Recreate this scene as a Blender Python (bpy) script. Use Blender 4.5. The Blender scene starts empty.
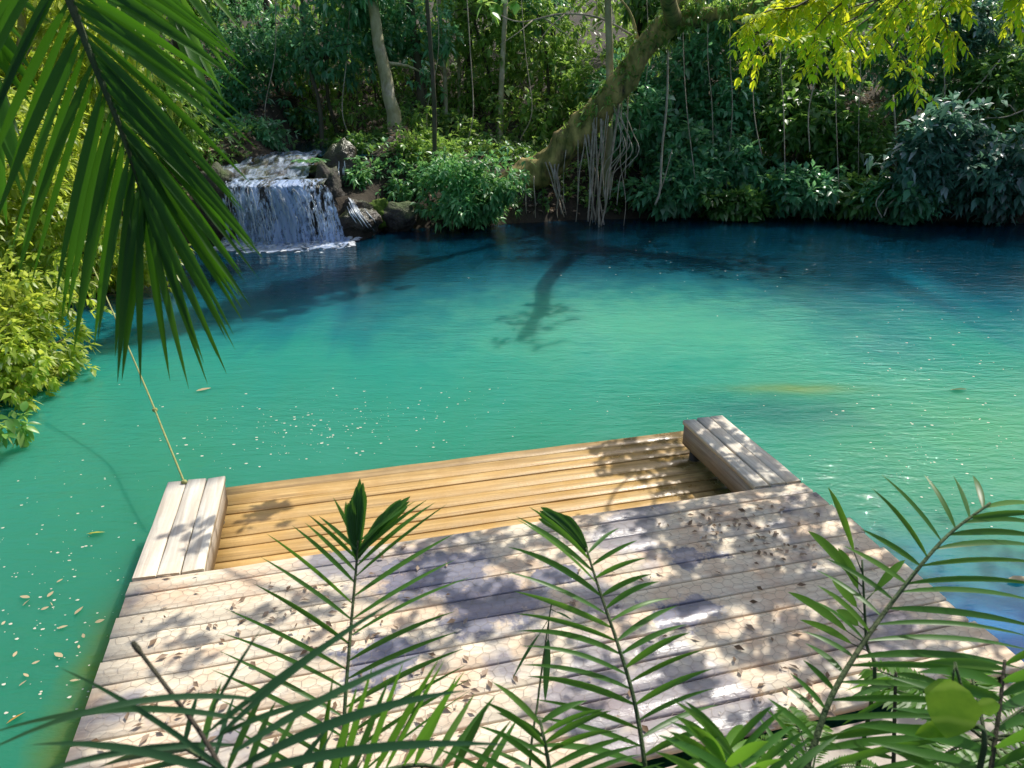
import bpy, math, random
import numpy as np
from mathutils import Vector, noise as mnoise

rng = np.random.default_rng(11)
random.seed(4)
sc = bpy.context.scene
COL = sc.collection
R = math.radians

# ------------------------------------------------------------------ camera model
H = 3.5; PITCH = R(22.3); FPX = 740.0
def ray(px, py, d):
    """world point seen at a pixel of the photograph, at depth d along the view axis"""
    x = (px-512)/FPX*d; y = (384-py)/FPX*d
    return np.array([x, d*math.cos(PITCH)+y*math.sin(PITCH), H-d*math.sin(PITCH)+y*math.cos(PITCH)])
def at(px, py, z):
    r = ray(px, py, 1.0)-np.array([0, 0, H]); t = (z-H)/r[2]
    return np.array([0, 0, H])+r*t
YAW = R(13.7)
def to_uv(p):
    return np.array([p[0]*math.cos(YAW)+p[1]*math.sin(YAW), -p[0]*math.sin(YAW)+p[1]*math.cos(YAW), p[2]])
def from_uv(u, v, z):
    v = v+SK*u
    return np.array([u*math.cos(YAW)-v*math.sin(YAW), u*math.sin(YAW)+v*math.cos(YAW), z])
SK = 0.022; ZD = .40
AZ, EL = R(35), R(50)
SUN = np.array([math.cos(EL)*math.sin(AZ), math.cos(EL)*math.cos(AZ), math.sin(EL)])

# ------------------------------------------------------------------ mesh helpers
def norm(a):
    return a/np.maximum(np.linalg.norm(a, axis=-1, keepdims=True), 1e-9)
def mesh(name, V, faces, mat, parent=None, smooth=False):
    V = np.asarray(V, dtype=np.float32).reshape(-1, 3)
    me = bpy.data.meshes.new(name)
    faces = [np.asarray(f, dtype=np.int32) for f in faces if len(f)]
    nl = sum(f.size for f in faces); nf = sum(len(f) for f in faces)
    me.vertices.add(len(V)); me.loops.add(nl); me.polygons.add(nf)
    me.vertices.foreach_set('co', V.ravel())
    me.loops.foreach_set('vertex_index', np.concatenate([f.ravel() for f in faces]))
    tot = np.concatenate([np.full(len(f), f.shape[1], np.int32) for f in faces])
    st = np.concatenate([[0], np.cumsum(tot)[:-1]]).astype(np.int32)
    me.polygons.foreach_set('loop_start', st)
    me.polygons.foreach_set('loop_total', tot)
    if smooth: me.polygons.foreach_set('use_smooth', np.ones(nf, bool))
    me.update(calc_edges=True); me.validate()
    me.materials.append(mat)
    o = bpy.data.objects.new(name, me); COL.objects.link(o)
    if parent is not None: o.parent = parent
    return o
class MB:
    def __init__(s): s.v = []; s.f = {}; s.n = 0
    def add(s, V, F):
        V = np.asarray(V, float).reshape(-1, 3); F = np.asarray(F, int)
        s.f.setdefault(F.shape[1], []).append(F+s.n); s.v.append(V); s.n += len(V)
    def addm(s, V, Fs):
        V = np.asarray(V, float).reshape(-1, 3)
        for F in Fs:
            F = np.asarray(F, int)
            if len(F): s.f.setdefault(F.shape[1], []).append(F+s.n)
        s.v.append(V); s.n += len(V)
    def build(s, name, mat, parent=None, smooth=False, origin=None):
        V = np.concatenate(s.v)
        if origin is not None: V = V-np.asarray(origin)
        o = mesh(name, V, [np.concatenate(f) for f in s.f.values()], mat, parent, smooth)
        if origin is not None: o.location = origin
        return o
def empty(name, label, cat, loc=(0, 0, 0), group=None):
    o = bpy.data.objects.new(name, None); COL.objects.link(o)
    o.empty_display_size = .1
    o.location = loc; tag(o, label, cat, group); return o
def tag(o, label, cat, group=None):
    o['label'] = label; o['category'] = cat
    if group: o['group'] = group
    return o
def kind(o, k): o['kind'] = k; return o
def copy_tree(src, loc, rz, sc_=1.0, label=None):
    r = src.copy(); COL.objects.link(r); r.location = loc; r.rotation_euler = (0, 0, rz); r.scale = (sc_,)*3
    if label: r['label'] = label
    for ch in src.children:
        c = ch.copy(); COL.objects.link(c); c.parent = r
    return r
def spline(P, n):
    P = np.asarray(P, float); m = len(P)
    if m == 2: P = np.array([P[0], (P[0]+P[1])/2, P[1]]); m = 3
    t = np.linspace(0, m-1, n); out = []
    for x in t:
        i = min(int(x), m-2); f = x-i
        p1, p2 = P[i], P[i+1]; p0 = P[i-1] if i > 0 else 2*p1-p2; p3 = P[i+2] if i+2 < m else 2*p2-p1
        out.append(.5*((2*p1)+(p2-p0)*f+(2*p0-5*p1+4*p2-p3)*f*f+(3*p1-p0-3*p2+p3)*f**3))
    return np.array(out)
def tube(P, r, sides=8, lump=0.0):
    P = np.asarray(P, float); n = len(P); r = np.broadcast_to(np.asarray(r, float), (n,))
    T = norm(np.gradient(P, axis=0)); up = np.array([0, 0, 1.]) if abs(T[0][2]) < .9 else np.array([1., 0, 0])
    a = np.linspace(0, 2*math.pi, sides, endpoint=False); V = []
    N = norm(np.cross(T[0], up))
    for i in range(n):
        N = norm(N-T[i]*np.dot(N, T[i])); B = np.cross(T[i], N)
        rr = r[i]*(1+lump*(rng.random(sides)-.5))[:, None] if lump else r[i]
        V.append(P[i]+rr*(np.cos(a)[:, None]*N+np.sin(a)[:, None]*B))
    V = np.concatenate(V+[P[:1], P[-1:]])
    i = np.arange(n-1)[:, None]*sides; j = np.arange(sides)[None]; k = (j+1) % sides
    Q = np.stack([i+j, i+k, i+sides+k, i+sides+j], -1).reshape(-1, 4)
    j = np.arange(sides); k = (j+1) % sides; c0 = n*sides
    Tt = np.concatenate([np.stack([np.full(sides, c0), k, j], -1), np.stack([np.full(sides, c0+1), (n-1)*sides+j, (n-1)*sides+k], -1)])
    return V, [Q, Tt]
def leaves(P, D, L, W, fold=.12, droop=.25, detail=0, up=None):
    """many leaves: each its own little folded blade"""
    n = len(P); D = norm(D)
    U = np.zeros((n, 3)); U[:, 2] = 1
    if up is not None: U = up
    U = U+rng.normal(0, .35, (n, 3))
    S = norm(np.cross(D, U)); N = np.cross(S, D)
    L = L[:, None]; W = W[:, None]; Z = np.array([0, 0, 1.])
    st = [(.42, 1.)] if detail == 0 else [(.2, .72), (.5, 1.), (.8, .55)]
    cols = [P]
    for t, w in st:
        C = P+D*L*t-Z*droop*L*t*t
        cols += [C+S*W*.5*w+N*fold*W*w, C, C-S*W*.5*w+N*fold*W*w]
    cols.append(P+D*L-Z*droop*L)
    V = np.stack(cols, 1); k = V.shape[1]; tris = [(0, 1, 2), (0, 2, 3)]
    for s in range(len(st)-1):
        b = 1+3*s
        tris += [(b, b+3, b+4), (b, b+4, b+1), (b+1, b+4, b+5), (b+1, b+5, b+2)]
    b = 1+3*(len(st)-1); tris += [(b, k-1, b+1), (b+1, k-1, b+2)]
    F = (np.arange(n)[:, None, None]*k+np.array(tris)[None]).reshape(-1, 3)
    return V.reshape(-1, 3), F
def cluster_leaves(C, O, k, L, W, droop=.3, spread=1.0, detail=0, hang=.35, stalk=.25):
    """k leaves fanning out of each twig end C, which points along O"""
    n = len(C); P = np.repeat(C, k, 0); Od = np.repeat(norm(O), k, 0)
    D = Od*.7+rng.normal(0, .62*spread, (n*k, 3)); D[:, 2] -= hang
    D = norm(D); LL = L*rng.uniform(.6, 1.2, n*k)
    return leaves(P+D*stalk*L*rng.random((n*k, 1)), D, LL, LL*W/L*rng.uniform(.8, 1.2, n*k), droop=droop, detail=detail)
def blob_points(c, r, n, blobs=9, shell=.55):
    """points in an uneven crown made of overlapping sub-crowns"""
    c = np.asarray(c, float); r = np.asarray(r, float)
    d = norm(rng.normal(0, 1, (blobs, 3)))*rng.uniform(.35, .75, (blobs, 1)); br = rng.uniform(.28, .5, blobs)
    i = rng.integers(0, blobs, n); q = norm(rng.normal(0, 1, (n, 3)))*(rng.uniform(shell, 1.05, (n, 1)))
    p = d[i]+q*br[i][:, None]
    far = rng.random((n, 1)) < .16; p = np.where(far, p*rng.uniform(1.05, 1.5, (n, 1)), p)
    return c+p*r, norm(q*.8+p*.6+np.array([0, 0, .05]))
def strip(C, S, N, w, fold):
    """a folded blade along centre line C; S side vectors, N normals, w half widths"""
    n = len(C); w = np.asarray(w)[:, None]
    V = np.concatenate([C+S*w+N*w*fold, C, C-S*w+N*w*fold]); i = np.arange(n-1)
    Q = np.concatenate([np.stack([i, i+1, n+i+1, n+i], -1), np.stack([n+i, n+i+1, 2*n+i+1, 2*n+i], -1)])
    return V, Q

# ------------------------------------------------------------------ materials
def nt(name):
    m = bpy.data.materials.new(name); m.use_nodes = True; t = m.node_tree; t.nodes.clear()
    out = t.nodes.new('ShaderNodeOutputMaterial')
    class G: pass
    g = G(); g.m = m; g.t = t; g.out = out
    def node(kind_, **kw):
        n = t.nodes.new('ShaderNode'+kind_)
        for k, v in kw.items():
            if k in n.inputs.keys(): n.inputs[k].default_value = v
            else: setattr(n, k, v)
        return n
    g.n = node; g.l = lambda a, b: t.links.new(a, b)
    def noise(vec, scale, detail=3, rough=.55, dist=0):
        n = node('TexNoise', Scale=scale, Detail=detail, Roughness=rough, Distortion=dist)
        if vec is not None: g.l(vec, n.inputs['Vector'])
        return n.outputs['Fac']
    def ramp(fac, stops, interp='LINEAR'):
        n = node('ValToRGB'); cr = n.color_ramp; cr.interpolation = interp
        while len(cr.elements) < len(stops): cr.elements.new(.5)
        for e, (p, c) in zip(cr.elements, stops):
            e.position = p; e.color = (c, c, c, 1) if np.isscalar(c) else (*c, 1)
        g.l(fac, n.inputs[0]); return n.outputs[0]
    def mix(fac, a, b, blend='MIX'):
        n = node('Mix', data_type='RGBA', blend_type=blend)
        for s, i in ((fac, 0), (a, 6), (b, 7)):
            if hasattr(s, 'is_output'): g.l(s, n.inputs[i])
            else: n.inputs[i].default_value = s if i == 0 else (*s, 1)
        return n.outputs[2]
    def mth(op, a, b=0.0, clamp=False):
        n = node('Math', operation=op, use_clamp=clamp)
        for s, i in ((a, 0), (b, 1)):
            if hasattr(s, 'is_output'): g.l(s, n.inputs[i])
            else: n.inputs[i].default_value = s
        return n.outputs[0]
    def mapping(vec, scale=(1, 1, 1), rot=(0, 0, 0), loc=(0, 0, 0)):
        n = node('Mapping', Scale=scale, Rotation=rot, Location=loc); g.l(vec, n.inputs['Vector']); return n.outputs[0]
    def bump(h, strength, dist):
        n = node('Bump', Strength=strength, Distance=dist); g.l(h, n.inputs['Height']); return n.outputs[0]
    g.noise = noise; g.ramp = ramp; g.mix = mix; g.mth = mth; g.mapping = mapping; g.bump = bump
    def setin(n, k, v):
        if hasattr(v, 'is_output'): g.l(v, n.inputs[k])
        else: n.inputs[k].default_value = (*v, 1) if isinstance(v, tuple) and len(v) == 3 else v
    def pbsdf(**kw):
        n = node('BsdfPrincipled')
        for k, v in kw.items(): setin(n, k.replace('_', ' '), v)
        return n
    g.p = pbsdf; g.set = setin
    return g
def leaf_mat(name, c1, c2, tr, tfac=.35, rough=.42, spec=.4, dead=None, c3=None):
    g = nt(name); geo = g.n('NewGeometry'); rnd = geo.outputs['Random Per Island']
    stops = [(0, c1), (.75, c2)] + ([(.86, c2), (.97, c3)] if c3 else [])
    col = g.ramp(rnd, stops)
    pos = g.noise(geo.outputs['Position'], .9, 2)
    col = g.mix(g.ramp(pos, [(.35, .0), (.65, .55)]), col, tuple(x*.45 for x in c1))
    p = g.p(Base_Color=col, Roughness=rough, Specular_IOR_Level=spec)
    t = g.n('BsdfTranslucent'); g.l(g.mix(.6, col, tr), t.inputs[0])
    m = g.n('MixShader'); m.inputs[0].default_value = tfac
    g.l(p.outputs[0], m.inputs[1]); g.l(t.outputs[0], m.inputs[2]); g.l(m.outputs[0], g.out.inputs[0])
    return g.m
M = {}
M['leaf_dark'] = leaf_mat('leaf_dark', (.035, .13, .035), (.18, .42, .1), (.45, .78, .12), .42, .34, .6, c3=(.5, .62, .32))
M['leaf_mid'] = leaf_mat('leaf_mid', (.055, .17, .035), (.29, .54, .11), (.58, .85, .14), .45, .36, .5, c3=(.68, .72, .28))
M['leaf_teal'] = leaf_mat('leaf_teal', (.035, .16, .08), (.19, .56, .27), (.4, .82, .28), .38, .32, .6, c3=(.55, .76, .55))
M['leaf_bush'] = leaf_mat('leaf_bush', (.05, .22, .08), (.24, .62, .23), (.44, .82, .2), .35, .4, .5, c3=(.45, .72, .35))
M['leaf_blue'] = leaf_mat('leaf_blue', (.04, .15, .1), (.17, .4, .29), (.3, .6, .34), .32, .3, .7, c3=(.85, .88, .9))  # near-white share of leaves is painted in as glints
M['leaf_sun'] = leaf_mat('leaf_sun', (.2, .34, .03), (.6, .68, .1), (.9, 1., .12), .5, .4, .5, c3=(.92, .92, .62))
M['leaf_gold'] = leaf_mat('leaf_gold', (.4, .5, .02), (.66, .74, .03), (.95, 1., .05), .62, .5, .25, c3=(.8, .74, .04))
M['leaf_litter'] = leaf_mat('leaf_litter', (.22, .14, .08), (.5, .38, .28), (.4, .27, .14), .2, .6, .3, c3=(.8, .74, .66))
M['palm_dark'] = leaf_mat('palm_dark', (.016, .07, .008), (.035, .13, .012), (.15, .46, .015), .35, .5, .25, c3=(.07, .22, .02))
M['palm_mid'] = leaf_mat('palm_mid', (.035, .13, .02), (.08, .23, .035), (.24, .55, .04), .42, .4, .4, c3=(.16, .32, .05))
M['palm_light'] = leaf_mat('palm_light', (.08, .22, .03), (.14, .32, .04), (.3, .62, .04), .5, .4, .4)
M['palm_grey'] = leaf_mat('palm_grey', (.03, .1, .04), (.06, .16, .06), (.14, .36, .05), .35, .38, .45, c3=(.2, .17, .1))

def bark(name, c1, c2, moss, mfac, scale=6):
    g = nt(name); tc = g.n('NewGeometry'); v = g.mapping(tc.outputs['Position'], (1, 1, .3))
    n1 = g.noise(v, scale, 6, .65); n2 = g.noise(tc.outputs['Position'], 2.2, 4)
    col = g.mix(g.ramp(n1, [(.35, 0), (.65, 1)]), c1, c2)
    col = g.mix(g.ramp(n2, [(.5-mfac*.3, 0), (.62-mfac*.3, mfac)]), col, moss)
    p = g.p(Base_Color=col, Roughness=.85, Normal=g.bump(n1, .8, .03)); g.l(p.outputs[0], g.out.inputs[0]); return g.m
M['bark_pale'] = bark('bark_pale', (.26, .22, .14), (.6, .54, .4), (.26, .27, .09), .5)
M['bark_dark'] = bark('bark_dark', (.05, .04, .028), (.13, .105, .075), (.06, .08, .03), .4)
M['bark_moss'] = bark('bark_moss', (.03, .022, .012), (.62, .44, .15), (.2, .23, .04), .38, 4)
M['root'] = bark('root', (.28, .22, .16), (.6, .52, .41), (.16, .15, .07), .35, 14)
M['root_grey'] = bark('root_grey', (.3, .26, .2), (.55, .5, .42), (.2, .18, .1), .2, 12)
M['stem'] = bark('stem', (.035, .075, .02), (.07, .11, .035), (.09, .08, .04), .3, 20)
M['stem_dark'] = bark('stem_dark', (.03, .025, .015), (.07, .055, .035), (.05, .06, .02), .3, 20)
M['rope'] = bark('rope', (.3, .33, .1), (.5, .5, .2), (.3, .3, .1), .3, 40)

def rock_mat(name, wet=False):
    g = nt(name); geo = g.n('NewGeometry'); P = geo.outputs['Position']
    n1 = g.noise(P, 3.5, 8, .65); n2 = g.noise(P, 1.3, 3); n3 = g.noise(P, 14, 4)
    col = g.mix(g.ramp(n1, [(.3, 0), (.7, 1)]), (.014, .012, .01), (.1, .085, .068))
    sep = g.n('SeparateXYZ'); g.l(geo.outputs['Normal'], sep.inputs[0])
    mo = g.mth('MULTIPLY', g.ramp(sep.outputs[2], [(.25, 0), (.75, 1)]), g.ramp(n2, [(.4, 0), (.58, 1)]))
    col = g.mix(mo, col, g.mix(n3, (.03, .06, .01), (.13, .17, .02)) if False else (.06, .1, .016))
    if wet: col = g.mix(.5, col, (.05, .035, .02))
    p = g.p(Base_Color=col, Roughness=.3 if wet else .75, Normal=g.bump(g.mth('ADD', n1, g.mth('MULTIPLY', n3, .4)), .9, .08))
    g.l(p.outputs[0], g.out.inputs[0]); return g.m
M['rock'] = rock_mat('rock'); M['rock_wet'] = rock_mat('rock_wet', True)
def moss_mat():
    g = nt('moss'); P = g.n('NewGeometry').outputs['Position']; n = g.noise(P, 18, 6, .7)
    col = g.mix(g.ramp(n, [(.3, 0), (.7, 1)]), (.04, .09, .008), (.16, .26, .02))
    p = g.p(Base_Color=col, Roughness=.95, Normal=g.bump(n, 1., .05)); g.l(p.outputs[0], g.out.inputs[0]); return g.m
M['moss'] = moss_mat()
def ground_mat():
    g = nt('forest_floor'); P = g.n('NewGeometry').outputs['Position']
    n1 = g.noise(P, .8, 5); n2 = g.noise(P, 9, 6, .7); vo = g.n('TexVoronoi', Scale=14.0); g.l(P, vo.inputs['Vector'])
    col = g.mix(g.ramp(n1, [(.35, 0), (.65, 1)]), (.02, .016, .01), (.055, .042, .026))
    col = g.mix(g.ramp(n2, [(.55, 0), (.7, .5)]), col, (.13, .1, .065))
    col = g.mix(g.ramp(vo.outputs['Distance'], [(.0, .6), (.3, 0)]), col, (.09, .07, .04))
    p = g.p(Base_Color=col, Roughness=.95, Normal=g.bump(n2, .8, .06)); g.l(p.outputs[0], g.out.inputs[0]); return g.m
M['ground'] = ground_mat()
def wood(name, along, c_dry, c_dark, wet_sky_amt, step=False):
    g = nt(name); tc = g.n('TexCoord').outputs['Object']; geo = g.n('NewGeometry'); rnd = geo.outputs['Random Per Island']
    sc1 = (1.2, 26, 26) if along == 'u' else (26, 1.2, 26)
    off = g.n('CombineXYZ'); g.l(g.mth('MULTIPLY', rnd, 37), off.inputs[0]); g.l(g.mth('MULTIPLY', rnd, 19), off.inputs[1])
    va = g.n('VectorMath', operation='ADD'); g.l(g.mapping(tc, sc1), va.inputs[0]); g.l(off.outputs[0], va.inputs[1])
    gr = g.noise(va.outputs[0], 1.0, 6, .6, .4); big = g.noise(tc, 1.1, 4, .6); fine = g.noise(tc, 30, 4, .7); mid = g.noise(tc, 3.3, 5, .65)
    col = g.mix(g.ramp(gr, [(.3, 0), (.66, 1)]), c_dark, c_dry)
    col = g.mix(g.mth('MULTIPLY', rnd, .35), col, tuple(x*.6 for x in c_dry))
    col = g.mix(g.ramp(fine, [(.55, 0), (.75, .35)]), col, c_dark)
    if step:
        wet = g.ramp(big, [(.30, 0), (.55, 1)])
        col = g.mix(g.ramp(mid, [(.4, 0), (.65, .55)]), col, (.5, .28, .07))
        sx = g.n('SeparateXYZ'); g.l(tc, sx.inputs[0])
        alg = g.mth('MULTIPLY', g.ramp(g.mth('MULTIPLY', sx.outputs[0], .25), [(.55, 0), (.85, 1)]), g.ramp(mid, [(.3, 0), (.6, 1)]))
        col = g.mix(g.mth('MULTIPLY', alg, .85), col, (.07, .055, .014))
        edge = g.ramp(g.mth('SUBTRACT', sx.outputs[1], 6.15), [(.0, 0), (.22, .8)])
        col = g.mix(g.mth('MULTIPLY', edge, mid), col, (.14, .12, .09))
        pud = g.mth('MULTIPLY', g.ramp(g.mth('MULTIPLY', sx.outputs[0], .25), [(.5, 0), (.66, 1)]), g.ramp(mid, [(.45, 0), (.55, 1)]))
        rough = g.mix(pud, g.mix(wet, (.6, .6, .6), (.4, .4, .4)), (.22, .22, .22))
    else:
        wet = g.mth('MULTIPLY', g.ramp(big, [(.53, 0), (.60, 1)]), wet_sky_amt)
        tan = g.mth('MULTIPLY', g.ramp(mid, [(.46, 0), (.66, .75)]), 1.0 if wet_sky_amt else .25)
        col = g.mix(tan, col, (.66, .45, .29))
        if wet_sky_amt:
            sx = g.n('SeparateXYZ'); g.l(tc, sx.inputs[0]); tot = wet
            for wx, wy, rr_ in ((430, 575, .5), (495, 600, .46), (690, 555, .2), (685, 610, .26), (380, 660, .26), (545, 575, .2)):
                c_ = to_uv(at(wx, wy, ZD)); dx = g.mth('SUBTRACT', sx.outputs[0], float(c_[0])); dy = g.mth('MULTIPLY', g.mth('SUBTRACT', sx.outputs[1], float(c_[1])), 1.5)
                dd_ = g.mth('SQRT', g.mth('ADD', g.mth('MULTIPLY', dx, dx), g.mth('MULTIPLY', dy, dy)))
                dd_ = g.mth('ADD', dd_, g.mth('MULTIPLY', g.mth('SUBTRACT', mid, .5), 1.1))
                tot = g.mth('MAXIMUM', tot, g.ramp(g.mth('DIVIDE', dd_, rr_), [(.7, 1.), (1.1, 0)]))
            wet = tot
        col = g.mix(g.mth('MULTIPLY', wet, .8), col, (.11, .13, .225))  # wet boards, with the sky's blue reflection painted into the colour
        rough = g.mix(wet, (.75, .75, .75), (.1, .1, .1))
    p = g.p(Base_Color=col, Roughness=rough, Specular_IOR_Level=.5, Normal=g.bump(g.mth('ADD', gr, g.mth('MULTIPLY', fine, .5)), .35, .012))
    g.l(p.outputs[0], g.out.inputs[0]); return g.m
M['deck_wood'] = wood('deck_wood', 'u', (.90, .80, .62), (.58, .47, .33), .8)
M['arm_wood'] = wood('arm_wood', 'v', (.86, .81, .69), (.48, .41, .32), .0)
M['side_wood'] = wood('side_wood', 'v', (.5, .44, .36), (.25, .2, .16), .0)
M['step_wood'] = wood('step_wood', 'u', (.78, .52, .21), (.33, .195, .07), 1, True)
def plain(name, c, rough=.6, metal=0, spec=.5):
    g = nt(name); P = g.n('NewGeometry').outputs['Position']; n = g.noise(P, 25, 4)
    col = g.mix(g.ramp(n, [(.3, 0), (.7, 1)]), tuple(x*.7 for x in c), c)
    p = g.p(Base_Color=col, Roughness=rough, Metallic=metal, Specular_IOR_Level=spec); g.l(p.outputs[0], g.out.inputs[0]); return g.m
M['wire'] = plain('wire', (.34, .28, .22), .5, .1)
M['post'] = plain('post', (.06, .05, .035), .7)
M['fleck'] = plain('fleck', (.7, .68, .55), .7)
M['float_leaf'] = leaf_mat('float_leaf', (.5, .38, .2), (.62, .52, .32), (.5, .4, .2), .15, .5, .4)
M['float_yellow'] = leaf_mat('float_yellow', (.6, .58, .06), (.66, .64, .08), (.6, .6, .1), .2, .4, .4)
M['float_orange'] = leaf_mat('float_orange', (.55, .3, .04), (.6, .34, .05), (.5, .3, .1), .15, .5, .4)
def stone_mat():
    g = nt('pale_stone'); P = g.n('NewGeometry').outputs['Position']; n = g.noise(P, 5, 6, .65); n2 = g.noise(P, 40, 3)
    col = g.mix(g.ramp(n, [(.3, 0), (.7, 1)]), (.36, .31, .25), (.6, .54, .46))
    p = g.p(Base_Color=col, Roughness=.9, Normal=g.bump(n2, .3, .01)); g.l(p.outputs[0], g.out.inputs[0]); return g.m
M['stone'] = stone_mat()
def water_mat():
    g = nt('river_water'); P = g.n('NewGeometry').outputs['Position']
    sx = g.n('SeparateXYZ'); g.l(P, sx.inputs[0]); x, y = sx.outputs[0], sx.outputs[1]
    wob = g.noise(g.mapping(P, (.55, .13, 1), (0, 0, R(-30))), 1.0, 4, .55, .6)
    # depth colour plus painted tree shade, darker towards far bank and waterfall corner
    d = g.mth('ADD', y, g.mth('MULTIPLY', g.mth('SUBTRACT', wob, .5), 6.5))
    d = g.mth('ADD', d, g.mth('ADD', g.mth('MULTIPLY', g.mth('MINIMUM', x, 0.), -.22), g.mth('MULTIPLY', g.mth('MAXIMUM', g.mth('SUBTRACT', x, 2.5), 0.), .12)))
    col = g.ramp(g.mth('DIVIDE', d, 24.0), [(.18, (.034, .235, .13)), (.31, (.04, .285, .19)), (.41, (.024, .285, .225)), (.475, (.008, .19, .21)), (.545, (.006, .115, .17)), (.61, (.002, .05, .085)), (.75, (.001, .022, .045))])
    # paler patch in the middle, blue sky light tinted in right of the deck
    dn = g.mth('SUBTRACT', g.noise(P, 1.6, 4, .6), .5); dn2 = g.mth('SUBTRACT', g.noise(P, 2.1, 3, .6), .5)
    def spot(cx, cy, rx, ry):
        a = g.mth('POWER', g.mth('DIVIDE', g.mth('ADD', g.mth('SUBTRACT', x, cx), g.mth('MULTIPLY', dn, rx*1.2)), rx), 2.0)
        b = g.mth('POWER', g.mth('DIVIDE', g.mth('ADD', g.mth('SUBTRACT', y, cy), g.mth('MULTIPLY', dn2, ry*1.2)), ry), 2.0)
        return g.mth('POWER', 2.718, g.mth('MULTIPLY', g.mth('ADD', a, b), -1.0))
    col = g.mix(g.mth('MULTIPLY', spot(2.2, 11.0, 3.2, 2.0), .8), col, (.125, .45, .30))
    col = g.mix(g.mth('MULTIPLY', spot(3.4, 3.9, .9, .9), .95), col, (.02, .2, .5))
    col = g.mix(g.mth('MULTIPLY', spot(5.2, 7.2, 1.6, 1.6), .6), col, (.12, .4, .19))
    col = g.mix(g.mth('MULTIPLY', spot(-4.5, 5.0, 2.5, 3.0), .5), col, (.028, .235, .16))
    col = g.mix(g.mth('MULTIPLY', spot(3.1, 7.7, 1.15, .5), .8), col, (.015, .16, .14))  # dark teal: shadow beside the submerged rock, painted in
    col = g.mix(g.mth('MULTIPLY', spot(3.45, 8.38, .75, .15), .85), col, (.17, .29, .1))
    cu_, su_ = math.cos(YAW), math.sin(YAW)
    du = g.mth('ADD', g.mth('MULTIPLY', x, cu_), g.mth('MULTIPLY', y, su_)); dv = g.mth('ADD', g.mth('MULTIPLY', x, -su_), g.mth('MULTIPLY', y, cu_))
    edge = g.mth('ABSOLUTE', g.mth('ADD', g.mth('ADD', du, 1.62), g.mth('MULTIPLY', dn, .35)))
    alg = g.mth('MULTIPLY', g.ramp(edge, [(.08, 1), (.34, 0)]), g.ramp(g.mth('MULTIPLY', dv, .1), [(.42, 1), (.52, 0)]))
    col = g.mix(g.mth('MULTIPLY', alg, .85), col, (.13, .19, .01))  # olive algae along the deck side, with the deck's shadow tinted in
    # ripples
    r1 = g.noise(g.mapping(P, (1.6, 5.5, 1), (0, 0, R(8))), 1.0, 4, .6, .4)
    r2 = g.noise(g.mapping(P, (5, 11, 1), (0, 0, R(-14))), 1.0, 3, .6)
    amp = g.ramp(g.noise(g.mapping(P, (.25, .35, 1)), 1., 2), [(.35, .25), (.7, 1.)])
    r3 = g.noise(g.mapping(P, (11, 26, 1), (0, 0, R(5))), 1.0, 3, .6)
    h = g.mth('MULTIPLY', g.mth('ADD', r1, g.mth('ADD', g.mth('MULTIPLY', r2, .4), g.mth('MULTIPLY', r3, .25))), amp)
    nrm = g.bump(h, .55, .06)
    p = g.p(Base_Color=col, Roughness=.03, IOR=1.33, Normal=nrm, Subsurface_Weight=1.0, Subsurface_Scale=1.2)
    p.inputs['Subsurface Radius'].default_value = (.5, 1., 1.)
    tr = g.n('BsdfTransparent'); g.l(g.mix(.5, col, (.6, .9, .8)), tr.inputs[0])
    m = g.n('MixShader'); m.inputs[0].default_value = .1
    g.l(p.outputs[0], m.inputs[1]); g.l(tr.outputs[0], m.inputs[2]); g.l(m.outputs[0], g.out.inputs[0])
    return g.m
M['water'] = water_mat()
def fall_mat(name, sx, sz, lo, hi, seed):
    g = nt(name); P = g.n('NewGeometry').outputs['Position']
    n1 = g.noise(g.mapping(P, (sx, sx*.3, sz), loc=(seed, 0, 0)), 1.0, 4, .62)
    n2 = g.noise(g.mapping(P, (2.3, .5, .25), loc=(seed*2, 0, 0)), 1.0, 2)
    a = g.ramp(g.mth('ADD', n1, g.mth('MULTIPLY', g.mth('SUBTRACT', n2, .5), .9)), [(lo, 0), (hi, 1)])
    p = g.p(Base_Color=g.mix(n1, (.34, .55, .98), (.86, .94, 1.)), Roughness=.25, Normal=g.bump(n1, .8, .06))
    tl = g.n('BsdfTranslucent'); tl.inputs[0].default_value = (.5, .7, 1., 1)
    m0 = g.n('MixShader'); m0.inputs[0].default_value = .4; g.l(p.outputs[0], m0.inputs[1]); g.l(tl.outputs[0], m0.inputs[2])
    tr = g.n('BsdfTransparent'); m = g.n('MixShader'); g.l(a, m.inputs[0]); g.l(tr.outputs[0], m.inputs[1]); g.l(m0.outputs[0], m.inputs[2])
    g.l(m.outputs[0], g.out.inputs[0]); return g.m
M['fall_a'] = fall_mat('falling_water', 18, 6.0, .42, .55, 0)
M['fall_b'] = fall_mat('falling_water_back', 13, 3.0, .46, .62, 5)
M['foam'] = fall_mat('foam', 4, 3, .34, .56, 9)
M['stream'] = fall_mat('stream_film', 9, 9, .40, .75, 3)

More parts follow.
